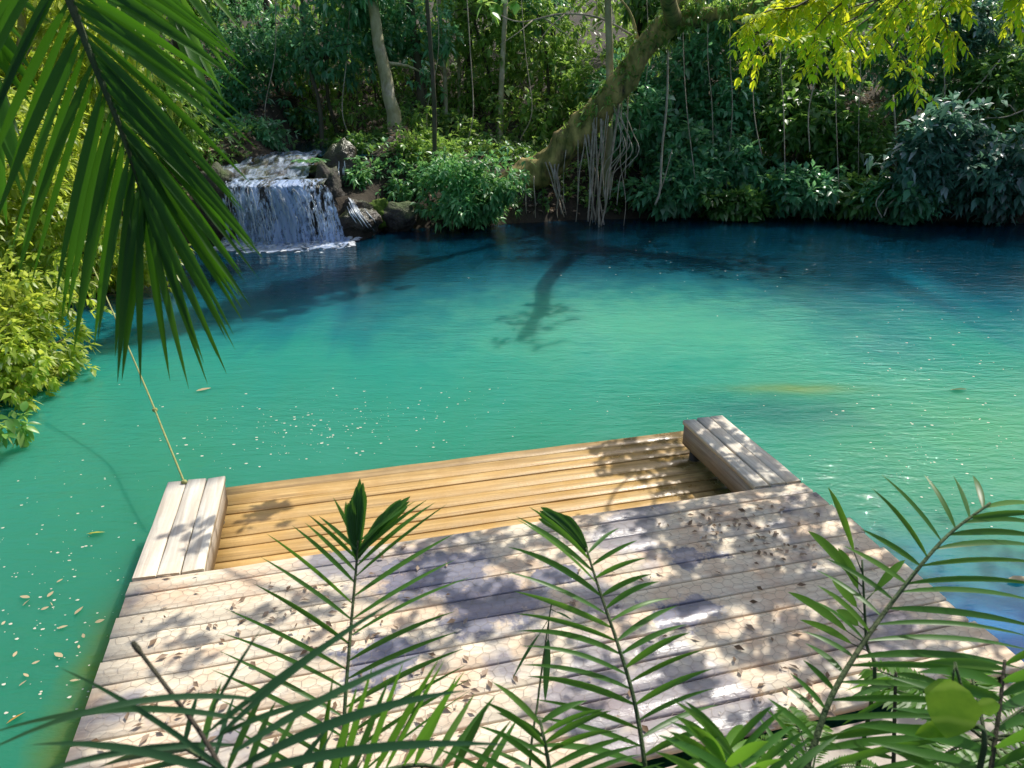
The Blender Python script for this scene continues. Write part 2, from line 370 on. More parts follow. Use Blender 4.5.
# ------------------------------------------------------------------ terrain and water
SHORE = np.array([(-5.6, 2.3), (-1.5, 2.75), (2.4, 2.9), (4.2, 2.7), (6.5, 2.6), (9, 5), (13, 9), (22, 13), (34, 16), (34, 20.5), (20, 19.6), (13, 19.8), (8, 21), (4.5, 20.6),
                  (2, 20.3), (.3, 19.8), (-1.2, 19.3), (-2.4, 19.0), (-3.4, 18.9), (-6.6, 18.0), (-8.2, 16.5), (-8.6, 12.5), (-7.4, 9.5), (-6.6, 6)])
def shore_dist(X, Y):
    A = SHORE; B = np.roll(SHORE, -1, 0); best = np.full(X.shape, 1e9); inside = np.zeros(X.shape, bool)
    for (ax, ay), (bx, by) in zip(A, B):
        dx, dy = bx-ax, by-ay; t = np.clip(((X-ax)*dx+(Y-ay)*dy)/(dx*dx+dy*dy), 0, 1)
        best = np.minimum(best, np.hypot(X-ax-t*dx, Y-ay-t*dy))
        c = ((ay > Y) != (by > Y)); inside ^= c & (X < (bx-ax)*(Y-ay)/((by-ay) if by != ay else 1e-9)+ax)
    return np.where(inside, -best, best)
def smooth(a, lo, hi):
    t = np.clip((a-lo)/(hi-lo), 0, 1); return t*t*(3-2*t)
def height(X, Y):
    X = np.asarray(X, float); Y = np.asarray(Y, float); d = shore_dist(X, Y)
    w = .35*np.sin(X*1.3+Y*.4)+.3*np.sin(Y*1.7-X*.6+1)+.2*np.sin(X*3.1+Y*2.3)
    out = .02+.75*np.clip(d, 0, 1.6)+np.clip(d-1.6, 0, 60)*.2+w*.25*np.clip(d/2, 0, 1)
    z = np.where(d > 0, out, np.maximum(-2.5, -.02+d*.9))
    ch = smooth(1.9-np.abs(X+5.0+.05*(Y-18)), 0, .6)*smooth(Y, 17.2, 17.8)*(1-smooth(Y, 26, 34))
    z = z+.75*smooth(3.1-np.abs(X+5.3), 0, .9)*smooth(Y, 18.6, 20.5)*(d > 0)
    z = z*(1-ch)+ch*(.95+.62*smooth(Y, 18.2, 20.6)+.02*(Y-20))
    nb = smooth(3.2-Y, 0, .3)*(X > -6)*(X < 7)      # the landing in front of the deck
    zn = np.where(Y > 2.0, .12+.0*Y, .12+(2.0-Y)*.85); zn = np.minimum(zn, 1.9)
    return np.where((nb > .5) & (d > 0), zn, z)
gx = np.concatenate([np.linspace(-90, -16, 24), np.arange(-15.6, 26, .4), np.linspace(26.5, 100, 24)])
gy = np.concatenate([np.linspace(-40, -4, 14), np.arange(-3.6, 36, .4), np.linspace(36.5, 130, 24)])
GX, GY = np.meshgrid(gx, gy); GZ = height(GX, GY); nx, ny = len(gx), len(gy)
i = np.arange(ny-1)[:, None]*nx+np.arange(nx-1)[None]
kind(mesh('ground', np.stack([GX, GY, GZ], -1), [np.stack([i, i+1, i+nx+1, i+nx], -1).reshape(-1, 4)], M['ground'], smooth=True), 'structure')
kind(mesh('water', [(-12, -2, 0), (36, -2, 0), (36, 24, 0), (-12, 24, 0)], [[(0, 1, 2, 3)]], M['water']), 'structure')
def hz(x, y): return float(height(np.array([x]), np.array([y]))[0])

# pale stone landing that the deck starts from
def slab(name, outline, z0, z1, mat, parent=None):
    n = len(outline); V = [(x, y, z1) for x, y in outline]+[(x, y, z0) for x, y in outline]
    top = [list(range(n))]; side = [(k, n+k, n+(k+1) % n, (k+1) % n) for k in range(n)]
    mb = MB(); mb.addm(V, [np.array(top), np.array(side)]); return mb.build(name, mat, parent)

# ------------------------------------------------------------------ the deck
ZD = .40
root = empty('swimming_deck', 'weathered U-shaped wooden swimming deck with two arms and a sunken yellow step', 'deck', (0, 0, 0)); root.rotation_euler = (0, 0, YAW)
def plank(mb, a, b, w, th, ztop, axis, seg=10, wob=.006, c=.006):
    """a board along axis u or v between a and b; w = (lo, hi) across"""
    t = np.linspace(a, b, seg+1); lo, hi = w; V = []
    tilt = random.uniform(-.004, .004)
    for k, s in enumerate(t):
        j0, j1, jz = random.uniform(-wob, wob)*.5, random.uniform(-wob, wob)*.5, random.uniform(-1, 1)*.002
        for q, z in ((lo+j0, -th), (lo+j0, -c), (lo+c+j0, 0), (hi-c+j1, 0), (hi+j1, -c), (hi+j1, -th)):
            zz = ztop+z+jz+tilt*(1 if q > (lo+hi)/2 else -1)
            V.append((s, q+SK*s, zz) if axis == 'u' else (q, s+SK*q, zz))
    F = []
    for k in range(seg):
        for m_ in range(6):
            n_ = (m_+1) % 6; f = (k*6+m_, k*6+n_, k*6+6+n_, k*6+6+m_); F.append(f if axis == 'v' else f[::-1])
    caps = [tuple(range(6)), tuple(seg*6+5-x for x in range(6))]
    mb.addm(V, [np.array(F), np.array(caps)])
UL, UR = -1.51, 3.65
V_NEAR = to_uv(at(775, 716, ZD))[1]-SK*to_uv(at(775, 716, ZD))[0]
V_FRONT = 4.60
mb = MB(); v = V_FRONT; k = 0
while v > V_NEAR+.05:
    w = .2 if k else .17
    lo = v-w+.015
    j = random.uniform(-.007, .007)
    plank(mb, UL+j, UR+random.uniform(-.02, .02), (lo, v), .045, ZD+random.uniform(-.003, .003), 'u', 18); v -= w; k += 1
V_END = v
mb.build('deck_boards', M['deck_wood'], root)
mb = MB(); plank(mb, UL+.02, UR-.02, (V_FRONT-.05, V_FRONT-.012), .36, ZD-.05, 'u', 6); mb.build('front_fascia', M['side_wood'], root)
for u0, u1 in ((UL+.03, UL+.07), (UR-.07, UR-.03)):
    mb = MB(); plank(mb, V_END+.05, V_FRONT-.06, (u0, u1), .3, ZD-.05, 'v', 6); mb.build('side_fascia', M['side_wood'], root)
for uu in (-1.3, .3, 2., 3.45):
    for vv in (V_END+.2, 3.4):
        if uu in (.3, 2.) and vv > 3: continue
        mb = MB(); mb.addm(*tube([from_uv(0, 0, 0)*0+np.array([uu, vv+SK*uu, -2.4]), np.array([uu, vv+SK*uu, ZD-.06])], .07, 10)); mb.build('post', M['post'], root)
def arm(u0, u1, vt, lab, nb):
    b = MB(); w = (u1-u0)/nb
    for q in range(nb): plank(b, V_FRONT+.012, vt+random.uniform(-.012, .012), (u0+q*w+.005, u0+(q+1)*w-.005), .04, ZD+.012+random.uniform(-.004, .004), 'v', 8)
    o = b.build('side_arm', M['arm_wood'], root); o['label'] = lab
    for x0, x1 in ((u0+.012, u0+.05), (u1-.05, u1-.012)):
        c = MB(); plank(c, V_FRONT+.015, vt-.02, (x0, x1), .2, ZD-.032, 'v', 6); c.build('side_board', M['side_wood'], o)
    c = MB(); plank(c, u0+.055, u1-.055, (vt-.06, vt-.022), .2, ZD-.032, 'u', 3); c.build('end_board', M['side_wood'], o)
    for x in (u0+.1, u1-.1):
        c = MB(); c.addm(*tube([np.array([x, vt-.13+SK*x, -2.3]), np.array([x, vt-.13+SK*x, ZD-.05])], .055, 8)); c.build('arm_post', M['post'], o)
arm(UL, UL+.46, 5.93, 'left arm of three bare pale boards', 3)
arm(3.19, UR-.01, 5.94, 'right arm of boards dappled with leaf shadow', 3)
mb = MB(); v = 6.42; k = 0
while v > V_FRONT-.06:
    w = [.15, .19, .16, .2, .17][k % 5]
    plank(mb, UL+.30 if v < 5.95 else UL+.36, 3.5+random.uniform(-.02, .02), (v-w+.012, v), .045, .035+random.uniform(-.003, .003), 'u', 14, .006, .004); v -= w; k += 1
mb.build('lower_step', M['step_wood'], root)
for uu in (-.9, 1.2, 3.1):
    mb = MB(); mb.addm(*tube([np.array([uu, 6.2, -2.4]), np.array([uu, 6.2, -.02])], .06, 8)); mb.build('step_post', M['post'], root)
# chicken wire stapled over the boards
cell = .078; hx = cell*.58; mb = MB(); rw = .0008; VV = []; FF = []
vv = V_END+.06; r_ = 0
while vv < V_FRONT-.02:
    off = cell/2 if r_ % 2 else 0; u = UL+.04+off
    while u < UR-.04:
        a = np.array([u, vv]); pts = [(a, a+np.array([cell/2, hx*.5])), (a, a+np.array([-cell/2, hx*.5])), (a, a+np.array([0, -hx*.9]))]
        for p, q in pts:
            if q[0] < UL+.02 or q[0] > UR-.02: continue
            jit = lambda s: np.array([.009*math.sin(s[0]*9.1+s[1]*23)+.006*math.sin(s[1]*51), .009*math.sin(s[1]*13+s[0]*31)])
            p2, q2 = p+jit(p), q+jit(q); t = q2-p2; nrm_ = np.array([-t[1], t[0]])/max(np.linalg.norm(t), 1e-6)*rw; b = len(VV)
            for s, sg, dz in ((p2, 1, 0), (q2, 1, 0), (q2, -1, 0), (p2, -1, 0), (p2, 0, 1), (q2, 0, 1)):
                VV.append((s[0]+nrm_[0]*sg, s[1]+nrm_[1]*sg+SK*s[0], ZD+.0045+dz*.001+.0008*math.sin(s[0]*4+s[1]*7)))
            FF += [(b, b+1, b+5, b+4), (b+4, b+5, b+2, b+3)]
        u += cell
    vv += hx*1.4; r_ += 1
mesh('wire_mesh', VV, [FF], M['wire'], root)
# landing
P0 = [from_uv(u, V_END-.02, 0)[:2] for u in (UL-.6, UR+.9)]; P1 = [from_uv(u, V_END-.9, 0)[:2] for u in (UR+1.2, UL-.6)]
pts = []
for a, b, n in ((P0[0], P0[1], 14), (P0[1], P1[0], 5), (P1[0], P1[1], 14), (P1[1], P0[0], 5)):
    for t in range(n):
        q = a+(b-a)*t/n; pts.append((q[0]+random.uniform(-.03, .03), q[1]+random.uniform(-.03, 0)))
lo_ = slab('stone_landing', pts, .0, .335, M['stone']); tag(lo_, 'pale stone landing at the near end of the wooden deck', 'stone landing')

# ------------------------------------------------------------------ leaf litter on the deck and the banks
n = 420; uu = rng.uniform(UL+.1, UR-.1, n); vv = rng.uniform(V_END, V_FRONT, n)
cl = rng.integers(0, 9, n); cu = rng.uniform(UL, UR, 9); cv = rng.uniform(V_END, V_FRONT, 9)
mk = rng.random(n) < .7; uu = np.where(mk, np.clip(cu[cl]+rng.normal(0, .22, n), UL+.1, UR-.1), uu); vv = np.where(mk, np.clip(cv[cl]+rng.normal(0, .12, n), V_END, V_FRONT-.05), vv)
P = np.array([from_uv(a, b, ZD+.012) for a, b in zip(uu, vv)]); D = rng.normal(0, 1, (n, 3)); D[:, 2] = rng.uniform(-.02, .12, n)
L = rng.uniform(.025, .075, n); V_, F_ = leaves(P, D, L, L*.45, .2, .02)
kind(mesh('fallen_leaves', V_, [F_], M['leaf_litter']), 'stuff')['label'] = 'dry brown leaf scraps strewn over the wired deck boards'
n = 16000; X = rng.uniform(-12, 16, n); Y = 17+rng.random(n)**1.5*14; dd = shore_dist(X, Y); ok = (dd > .15) & ~((np.abs(X+5) < 1.6) & (Y < 24))
X, Y = X[ok], Y[ok]; n = len(X); P = np.stack([X, Y, height(X, Y)+.03], -1); D = rng.normal(0, 1, (n, 3)); D[:, 2] = abs(D[:, 2])*.5
L = rng.uniform(.08, .24, n); V_, F_ = leaves(P, D, L, L*.45, .2, .2)
kind(mesh('leaf_litter', V_, [F_], M['leaf_litter']), 'stuff')['label'] = 'pale dry leaf litter covering the shaded far bank'
# low ground cover on the banks
n = 7000; X = rng.uniform(-12, 18, n); Y = rng.uniform(15, 27, n); dd = shore_dist(X, Y); ok = (dd > .1) & (dd < 7) & ~((np.abs(X+5) < 1.7) & (Y < 22)) & (np.sin(X*1.1)+np.sin(Y*.9+X*.5)+rng.normal(0, .7, n) > -.6)
X, Y = X[ok], Y[ok]; C = np.stack([X, Y, height(X, Y)+rng.uniform(.05, .3, len(X))], -1)
V_, F_ = cluster_leaves(C, np.tile([0, 0, 1.], (len(C), 1)), 8, .2, .08, .5)
kind(mesh('ground_cover', V_, [F_], M['leaf_dark']), 'stuff')['label'] = 'low dark leafy ground cover on the far bank'

# ------------------------------------------------------------------ far wood behind everything
n = 9000; X = rng.uniform(-42, 48, n); Y = 29+rng.random(n)**1.2*16
gap = np.sin(X*.7)+np.sin(X*.31+2)+np.sin(Y*.6); Zr = rng.random(n)**.85*9
Z = height(X, Y)+Zr; C = np.stack([X, Y, Z], -1)
C += rng.normal(0, .4, C.shape)
V_, F_ = cluster_leaves(C, rng.normal(0, 1, C.shape), 6, .5, .2, .3)
kind(mesh('far_wood', V_, [F_], M['leaf_mid']), 'stuff')['label'] = 'dense green wood rising up the slope behind the river'

# ------------------------------------------------------------------ trees and shrubs
def limb(mb, a, b, r0, r1, sag=.1, n=7, sides=6):
    a = np.asarray(a, float); b = np.asarray(b, float); m_ = (a+b)/2+rng.normal(0, .12, 3)*np.linalg.norm(b-a)*.5+np.array([0, 0, sag])
    mb.addm(*tube(spline([a, m_, b], n), np.linspace(r0, r1, n), sides, .1))
def tree(name, label, path, r, crown_c, crown_r, ncl, lm, bm, L=.24, W=.1, k=7, group=None, low=0, hang=.35, crown=True, blobs=10, flare=1.6, detail=0):
    """trunk along path (world points, bottom first), limbs and a leafy crown"""
    path = np.array(path); base = path[0]; t = empty(name, label, 'tree', base, group)
    m_ = MB(); n = 16; P = spline(path, n); rr = np.linspace(r, r*.45, n); rr[0] *= flare; rr[1] *= 1+(flare-1)*.3
    P = P+np.concatenate([[[0, 0, 0]], rng.normal(0, r*.12, (n-1, 3))]); m_.addm(*tube(P, rr, 10, .18)); m_.v = [v-base for v in m_.v]; m_.build('trunk', bm, t, True)
    if not crown: return t
    cs = crown_c if isinstance(crown_c, list) else [(crown_c, crown_r, ncl)]
    CC = []; OO = []
    def limb1(*a_): lb = MB(); limb(lb, *a_); lb.v = [v-base for v in lb.v]; lb.build('limb', bm, t, True)
    for c, cr, nc in cs:
        C, O = blob_points(c, cr, nc, blobs); CC.append(C); OO.append(O)
        for q in range(5): limb1(P[rng.integers(8, n)], C[rng.integers(0, nc)], r*.4, r*.08)
    for q in range(low):
        z = rng.uniform(.25, .7); a = P[int(z*n)]; C = a+rng.normal(0, .8, 3)*np.array([1, 1, .35]); limb1(a, C, r*.3, .01)
        CC.append(C+rng.normal(0, .28, (12, 3))); OO.append(rng.normal(0, 1, (12, 3)))
    C = np.concatenate(CC); O = np.concatenate(OO); V, F = cluster_leaves(C-base, O, k, L, W, .3, hang=hang, detail=detail)
    mesh('crown', V, [F], lm, t); return t
def shrub(name, label, c, cr, ncl, lm, L=.26, W=.1, k=7, group=None, cat='shrub', base=None, stems=5, bm=None, hang=.4, blobs=9, spread=1., detail=0, shell=.55, sr=.03):
    c = np.array(c, float); cr = np.array(cr, float)
    if base is None: base = np.array([c[0], c[1]+.3, 0])
    b = np.array([base[0], base[1], hz(base[0], base[1])-.05]); t = empty(name, label, cat, b, group)
    C, O = blob_points(c, cr, ncl, blobs, shell); C[:, 2] = np.maximum(C[:, 2], .06+rng.random(len(C))*.12)
    for q in range(stems):
        m_ = MB(); limb(m_, b+rng.normal(0, .1, 3)*[1, 1, 0], C[rng.integers(0, ncl)], sr, sr*.25, sag=.2); m_.v = [v-b for v in m_.v]; m_.build('stem', bm or M['bark_dark'], t, True)
    V, F = cluster_leaves(C-b, O, k, L, W, .3, hang=hang, spread=spread, detail=detail); V[:, 2] = np.maximum(V[:, 2], .02-b[2]+0*V[:, 2])
    mesh('foliage', V, [F], lm, t); return t
def pxpath(pts, d): return [ray(x, y, d) if not isinstance(d, (list, tuple)) else ray(x, y, d[i]) for i, (x, y) in enumerate(pts)]
def grounded(path, dz=.15):
    p = path[0]; g = hz(p[0], p[1])
    return ([np.array([p[0]+(p[0]-path[1][0])*.1, p[1], g-dz])]+path) if p[2] > g+.2 else [np.array([p[0], p[1], min(p[2], g-dz)])]+path[1:]

TR = [ # pixel path, depth, radius, bark, label
 ([(402, 165), (395, 120), (386, 80), (376, 30), (364, -60)], 21.2, .22, 'bark_pale', 'stout pale lichen-covered trunk leaning left behind the waterside bush', 'leaf_teal', 3),
 ([(500, 165), (501, 100), (504, 40), (507, -70)], 23, .1, 'bark_pale', 'straight slim pale trunk between the bush and the leaning mossy tree', 'leaf_mid', 4),
 ([(443, 160), (446, 100), (440, 20), (436, -70)], 24, .085, 'bark_pale', 'slim grey trunk just left of a twin thinner stem above the bush', 'leaf_mid', 4),
 ([(457, 150), (459, 80), (452, -60)], 24.6, .06, 'bark_pale', 'thinnest wavy stem directly above the rounded bush top', 'leaf_mid', 4),
 ([(414, 150), (418, 80), (408, -60)], 25, .08, 'bark_dark', 'dark trunk standing just right of the stout pale leaning trunk', 'leaf_dark', 3),
 ([(736, 140), (742, 80), (750, -50)], 22.5, .08, 'bark_pale', 'thin pale trunk in the thicket right of the hanging liana', 'leaf_dark', 3),
 ([(322, 135), (318, 95), (305, 50), (300, -50)], 22, .07, 'bark_dark', 'thin bent trunk on the bank above the waterfall', 'leaf_teal', 3),
 ([(236, 130), (240, 60), (232, -60)], 24, .13, 'bark_dark', 'dark trunk upstream of the waterfall beside the palm frond', 'leaf_teal', 3),
 ([(950, 135), (975, 90), (1000, 40), (1040, -30)], 21, .1, 'bark_moss', 'mossy trunk slanting right above the blue-leaved shrubs', 'leaf_dark', 2),
 ([(690, 150), (684, 80), (692, -50)], 24, .1, 'bark_dark', 'dark upright trunk behind the liana on the right bank', 'leaf_dark', 3),
 ([(545, 140), (540, 90), (550, -50)], 26, .09, 'bark_dark', 'distant dark trunk seen left of the leaning mossy trunk', 'leaf_mid', 3),
]
for path, d, r, bm, lab, lm, low in TR:
    p = grounded(pxpath(path, d)); top = p[-1].copy(); dirn = norm(top-p[-2]); top2 = top+dirn*2.2
    cc = top2+np.array([0, 0, 0.6]); cc = top2+dirn*2.5; cc[2] = 10.2+rng.uniform(-.6, .8)
    big = lab.startswith('straight slim')
    if big: cc[2] = 9.6
    tree('slender_tree', lab, p+[top2, cc], r, cc, (1.15, 1.15, 4.2) if big else (1.0, 1.0, 2.6), 620 if big else 170, M[lm], M[bm], low=low, k=7)
g0 = hz(1.6, 20.9)
tree('slender_tree', 'tall pale trunk rising right behind the hanging root bundle of the leaning tree', [np.array([2.65, 21.2, g0-.2]), np.array([2.6, 21.1, 3.]), np.array([2.3, 20.9, 7.]), np.array([1.9, 20.4, 13.])], .13, (1.75, 20.4, 11.2), (1.2, 1.2, 5.4), 760, M['leaf_mid'], M['bark_pale'], k=7)
g0 = hz(-2.0, 20.3)
tree('slender_tree', 'tall thin tree rising from behind the smaller bush by the waterfall', [np.array([-2.1, 20.4, g0-.2]), np.array([-2.0, 20.3, 3.]), np.array([-2.1, 20.2, 7.]), np.array([-1.9, 20.0, 12.])], .07, (-1.95, 20.1, 10.0), (.9, .9, 3.6), 420, M['leaf_mid'], M['bark_dark'], k=7)
# unlabeled-apart ranks further up the bank: three builds, copied
protos = []
for q in range(3):
    b = np.array([0, 0, 0.]); lean = rng.normal(0, .4, 2)
    t = tree('forest_tree', 'tall forest tree standing in the crowded ranks up the far bank', [b-[0, 0, .3], b+[lean[0]*.3, lean[1]*.3, 2.5], b+[lean[0], lean[1], 6.5]], .14,
             [((lean[0], lean[1], 6.6), (2.0, 2.0, 1.6), 10), ((lean[0]*1.5+.6, lean[1]-.5, 3.6), (1.9, 1.9, 1.3), 260)], None, 0, M[['leaf_dark', 'leaf_mid', 'leaf_teal'][q]], M['bark_dark'], L=.3, W=.12, group='trees in ranks up the far bank', low=2)
    protos.append(t)
used = [False]*3; q = 0
spots = [(-13, 20), (-10.5, 23), (-8.2, 26), (-4.5, 27), (-1.5, 25.5), (1.5, 27), (4, 24.5), (6.5, 26), (9, 24), (11.5, 25.5), (14, 23.5), (17, 24), (20, 23), (-11, 18.5), (-2.8, 22.3), (12, 22.3), (16.5, 21.3), (8.3, 22.6), (5.6, 22.4)]
for x, y in spots:
    y += 2.5
    z = hz(x, y)-.1; a = rng.uniform(0, 6.28); s = rng.uniform(.85, 1.15); kx = q % 3
    if not used[kx]: protos[kx].location = (x, y, z); protos[kx].rotation_euler = (0, 0, a); used[kx] = True
    else: copy_tree(protos[kx], (x, y, z), a, s)
    q += 1

# the big leaning mossy tree
P = [ray(468, 196, 20.6), ray(505, 184, 20.5), ray(545, 168, 20.2), ray(582, 128, 19.6), ray(613, 95, 19.1), ray(640, 55, 18.6), ray(668, 26, 18.2), ray(705, 16, 17.8), ray(765, 4, 17.3), ray(830, -40, 16.8)]
b = P[1].copy(); b[2] = hz(b[0], b[1])
lt = empty('leaning_tree', 'big mossy tree leaning right over the water with roots hanging from it', 'tree', b)
n = 46; S = spline(P, n); rr = np.interp(np.linspace(0, 9, n), [0, 1, 2, 3, 4, 5, 6, 7, 8, 9], [.2, .34, .42, .35, .31, .28, .26, .17, .14, .1])
SF = spline(P, 170); rf = np.interp(np.linspace(0, 45, 170), np.arange(46), rr); V, F = tube(SF, rf, 36)
ctr = np.concatenate([np.repeat(SF, 36, 0), SF[:1], SF[-1:]]); out = V-ctr; fl = np.array([mnoise.fractal(Vector(p*np.array([2.2, 2.2, 2.2])), .8, 2.1, 6) for p in V]); fl2 = np.array([mnoise.noise(Vector(p*1.1+7)) for p in V])
V = ctr+out*(1+.30*fl+.28*fl2)[:, None]; m_ = MB(); m_.addm(V-b, F); m_.build('trunk', M['bark_moss'], lt, True)
m_ = MB()
for a_, c_, r_ in ((ray(660, 35, 18.3), ray(700, -70, 18.6), .2), (ray(690, 18, 18), ray(740, -60, 17.2), .09), (ray(640, 55, 18.6), ray(612, -10, 18.4), .05), (ray(720, 14, 17.7), ray(790, 30, 17), .035)):
    m_ = MB(); limb(m_, a_, c_, r_, r_*.4, n=10, sides=8); m_.v = [v-b for v in m_.v]; m_.build('branch', M['bark_moss'], lt, True)
def root_obj(x0, y0, x1, y1, d, r, ztouch=True, wig=.03):
    a = ray(x0, y0, d); c = ray(x1, y1, d)
    m1 = a+(c-a)*.5+rng.normal(0, wig*2, 3)
    m_ = MB(); nn = 14; Q = spline([a, a+(c-a)*.25+rng.normal(0, wig, 3), m1, a+(c-a)*.8+rng.normal(0, wig, 3), c], nn)
    m_.addm(*tube(Q, np.linspace(r*1.15, r*.6, nn)*(1+rng.normal(0, .14, nn)), 6)); m_.v = [v-b for v in m_.v]; m_.build('aerial_root', M['root'], lt, True)
for q in range(14):
    x = rng.normal(600, 8); y0 = 112-(x-600)*1.0+rng.uniform(-3, 14); x1 = 595+rng.normal(0, 8); root_obj(x, y0, x1, 226+rng.uniform(-6, 2), 19.2+rng.uniform(-.25, .2), rng.choice([.015, .018, .022, .027, .034]), wig=.015)
for q in range(5): root_obj(552+rng.normal(0, 5), 162, 552+rng.normal(0, 7), 216+rng.uniform(-6, 4), 19.7, rng.uniform(.012, .025))
for x, y0, y1 in ((622, 90, 226), (628, 85, 180), (578, 140, 222), (566, 150, 212), (534, 176, 218), (585, 135, 205), (524, 182, 214)): root_obj(x, y0, x+rng.normal(0, 3), y1, 19.3, rng.uniform(.01, .018))
for q in range(6):   # tangled loops of root
    x = 612+rng.uniform(0, 14); y = 100+rng.uniform(0, 15); m_ = MB()
    Q = spline([ray(x, y, 19), ray(x+rng.uniform(2, 10), y+20, 18.9), ray(x+rng.uniform(6, 16), y+40, 18.9), ray(x-rng.uniform(0, 10), y+62, 19), ray(x-8, y+75+rng.uniform(0, 25), 19)], 14)
    m_.addm(*tube(Q, .012, 5)); m_.v = [v-b for v in m_.v]; m_.build('aerial_root', M['root'], lt, True)
# epiphytes and crown
up = spline([S[31], np.array([3.3, 17.5, 5.4]), np.array([3.8, 16.6, 6.9]), np.array([4.1, 15.9, 8.3])], 16); m_ = MB(); m_.addm(*tube(up, np.linspace(.2, .07, 16), 10, .2)); m_.v = [v-b for v in m_.v]; m_.build('branch', M['bark_moss'], lt, True)
CU = np.repeat(up[9:], 4, 0); CU = CU+rng.normal(0, .25, CU.shape)
C = []
for s0 in range(14, 46):
    for q in range(9 if s0 < 30 else 16): C.append(S[s0]+norm(rng.normal(0, 1, 3)+np.array([-.5, -.3, .6]))*rr[s0]*rng.uniform(1.05, 1.45 if s0 < 30 else 2.4)+np.array([0, 0, .04]))
C = np.array(C); V, F = cluster_leaves(C-b, rng.normal(0, 1, C.shape)+[0, 0, .3], 6, .17, .06, .4)
mesh('epiphyte_leaves', V, [F], M['leaf_mid'], lt)
C1, O1 = blob_points(ray(700, -90, 18.2), (2.6, 1.8, 1.2), 320, 9); C2, O2 = blob_points(ray(850, -60, 16.6), (1.8, 1.5, .8), 180, 7)
C = np.concatenate([C1[::3], C2[::2], CU]); O = np.concatenate([O1[::3], O2[::2], rng.normal(0, 1, CU.shape)]); V, F = cluster_leaves(C-b, O, 7, .22, .09); mesh('crown', V, [F], M['leaf_mid'], lt)

# lianas
def liana(pts, d, r, label):
    p = [ray(x, y, d) for x, y in pts]; m_ = MB(); Q = spline(p, 24); m_.addm(*tube(Q, r, 6, .2)); o = m_.build('liana', M['root'], None, True, origin=p[-1]); return tag(o, label, 'liana')
liana([(669, 0), (668, 50), (667, 100), (662, 150), (660, 190), (655, 205)], 18.6, .028, 'pale liana hanging straight down right of the aerial roots')
liana([(672, 150), (664, 180), (655, 204)], 19.2, .016, 'short thin liana slanting beside the long pale one')
liana([(893, 95), (897, 150), (896, 168), (901, 190), (888, 206), (884, 216)], 19.2, .02, 'kinked pale vine dangling to the water below the right thicket')
liana([(884, 190), (876, 203), (882, 218)], 19.0, .016, 'bent pale twig reaching the water left of the kinked vine')

for q, x in enumerate((641, 683, 712, 727, 757, 782, 815, 838, 856, 915, 944, 352, 432, 470, 522, 268)):
    d = rng.uniform(19.4, 20.2) if x > 600 else 21.5; y1 = rng.uniform(150, 205) if x > 600 else 140; p = [ray(x+rng.normal(0, 5), -30, d), ray(x+rng.normal(0, 4), 50, d), ray(x+rng.normal(0, 4), 110, d), ray(x+rng.normal(0, 5), y1, d)]
    m_ = MB(); m_.addm(*tube(spline(p, 20), rng.uniform(.008, .018), 5, .2)); tag(m_.build('hanging_vine', M['root'], None, True, origin=p[-1]), 'thin pale vine hanging in the shade of the far bank', 'vine', 'thin vines hanging along the far bank')
# shrubs of the right bank, the bush by the fall, foliage upstream
def rb(name, px, py, d, cr, ncl, lm, lab, **kw):
    c = ray(px, py, d); shrub(name, lab, c, cr, ncl, M[lm], **kw)
rb('round_bush', 468, 192, 18.75, (1.5, 1.05, .98), 900, 'leaf_bush', 'rounded dense green bush overhanging the pool left of the aerial roots', L=.2, W=.075, k=8, hang=.15, blobs=16)
rb('round_bush', 395, 186, 19.6, (1.1, .9, .85), 480, 'leaf_bush', 'smaller lighter green bush between the waterfall rocks and the rounded bush', L=.19, W=.075, k=8, hang=.15, blobs=14)
for px, py, d, cr, ncl, lm, lab in ((432, 158, 20.6, (1.0, .8, .6), 260, 'leaf_mid', 'leafy shrub on the bank behind the rounded bush'), (362, 150, 20.4, (.8, .7, .5), 200, 'leaf_dark', 'dark shrub at the foot of the stout pale trunk'), (500, 160, 21.5, (.9, .7, .6), 200, 'leaf_mid', 'shrub against the mossy base of the leaning tree'), (225, 150, 20.5, (.9, .8, .6), 200, 'leaf_dark', 'shrub on the left edge of the stream above the fall'), (408, 138, 21.3, (.9, .7, .7), 260, 'leaf_mid', 'shrub just right of the stout pale trunk, above the bushes'), (256, 132, 20.4, (.9, .7, .55), 240, 'leaf_teal', 'shrub on the left bank of the stream above the fall'), (404, 152, 20.0, (.7, .6, .5), 200, 'leaf_mid', 'small bright shrub between the wet rocks and the bushes'), (290, 128, 24, (1.6, .8, .7), 240, 'leaf_teal', 'wide shrub across the stream above the waterfall')):
    rb('bank_shrub', px, py, d, cr, ncl, lm, lab, L=.2, W=.08, stems=4, hang=.1, blobs=14)
rb('bank_shrub', 357, 176, 18.5, (.5, .45, .35), 150, 'leaf_bush', 'small ferny shrub sprouting over the wet rocks right of the fall', L=.15, W=.06, stems=3, hang=.1, blobs=10)
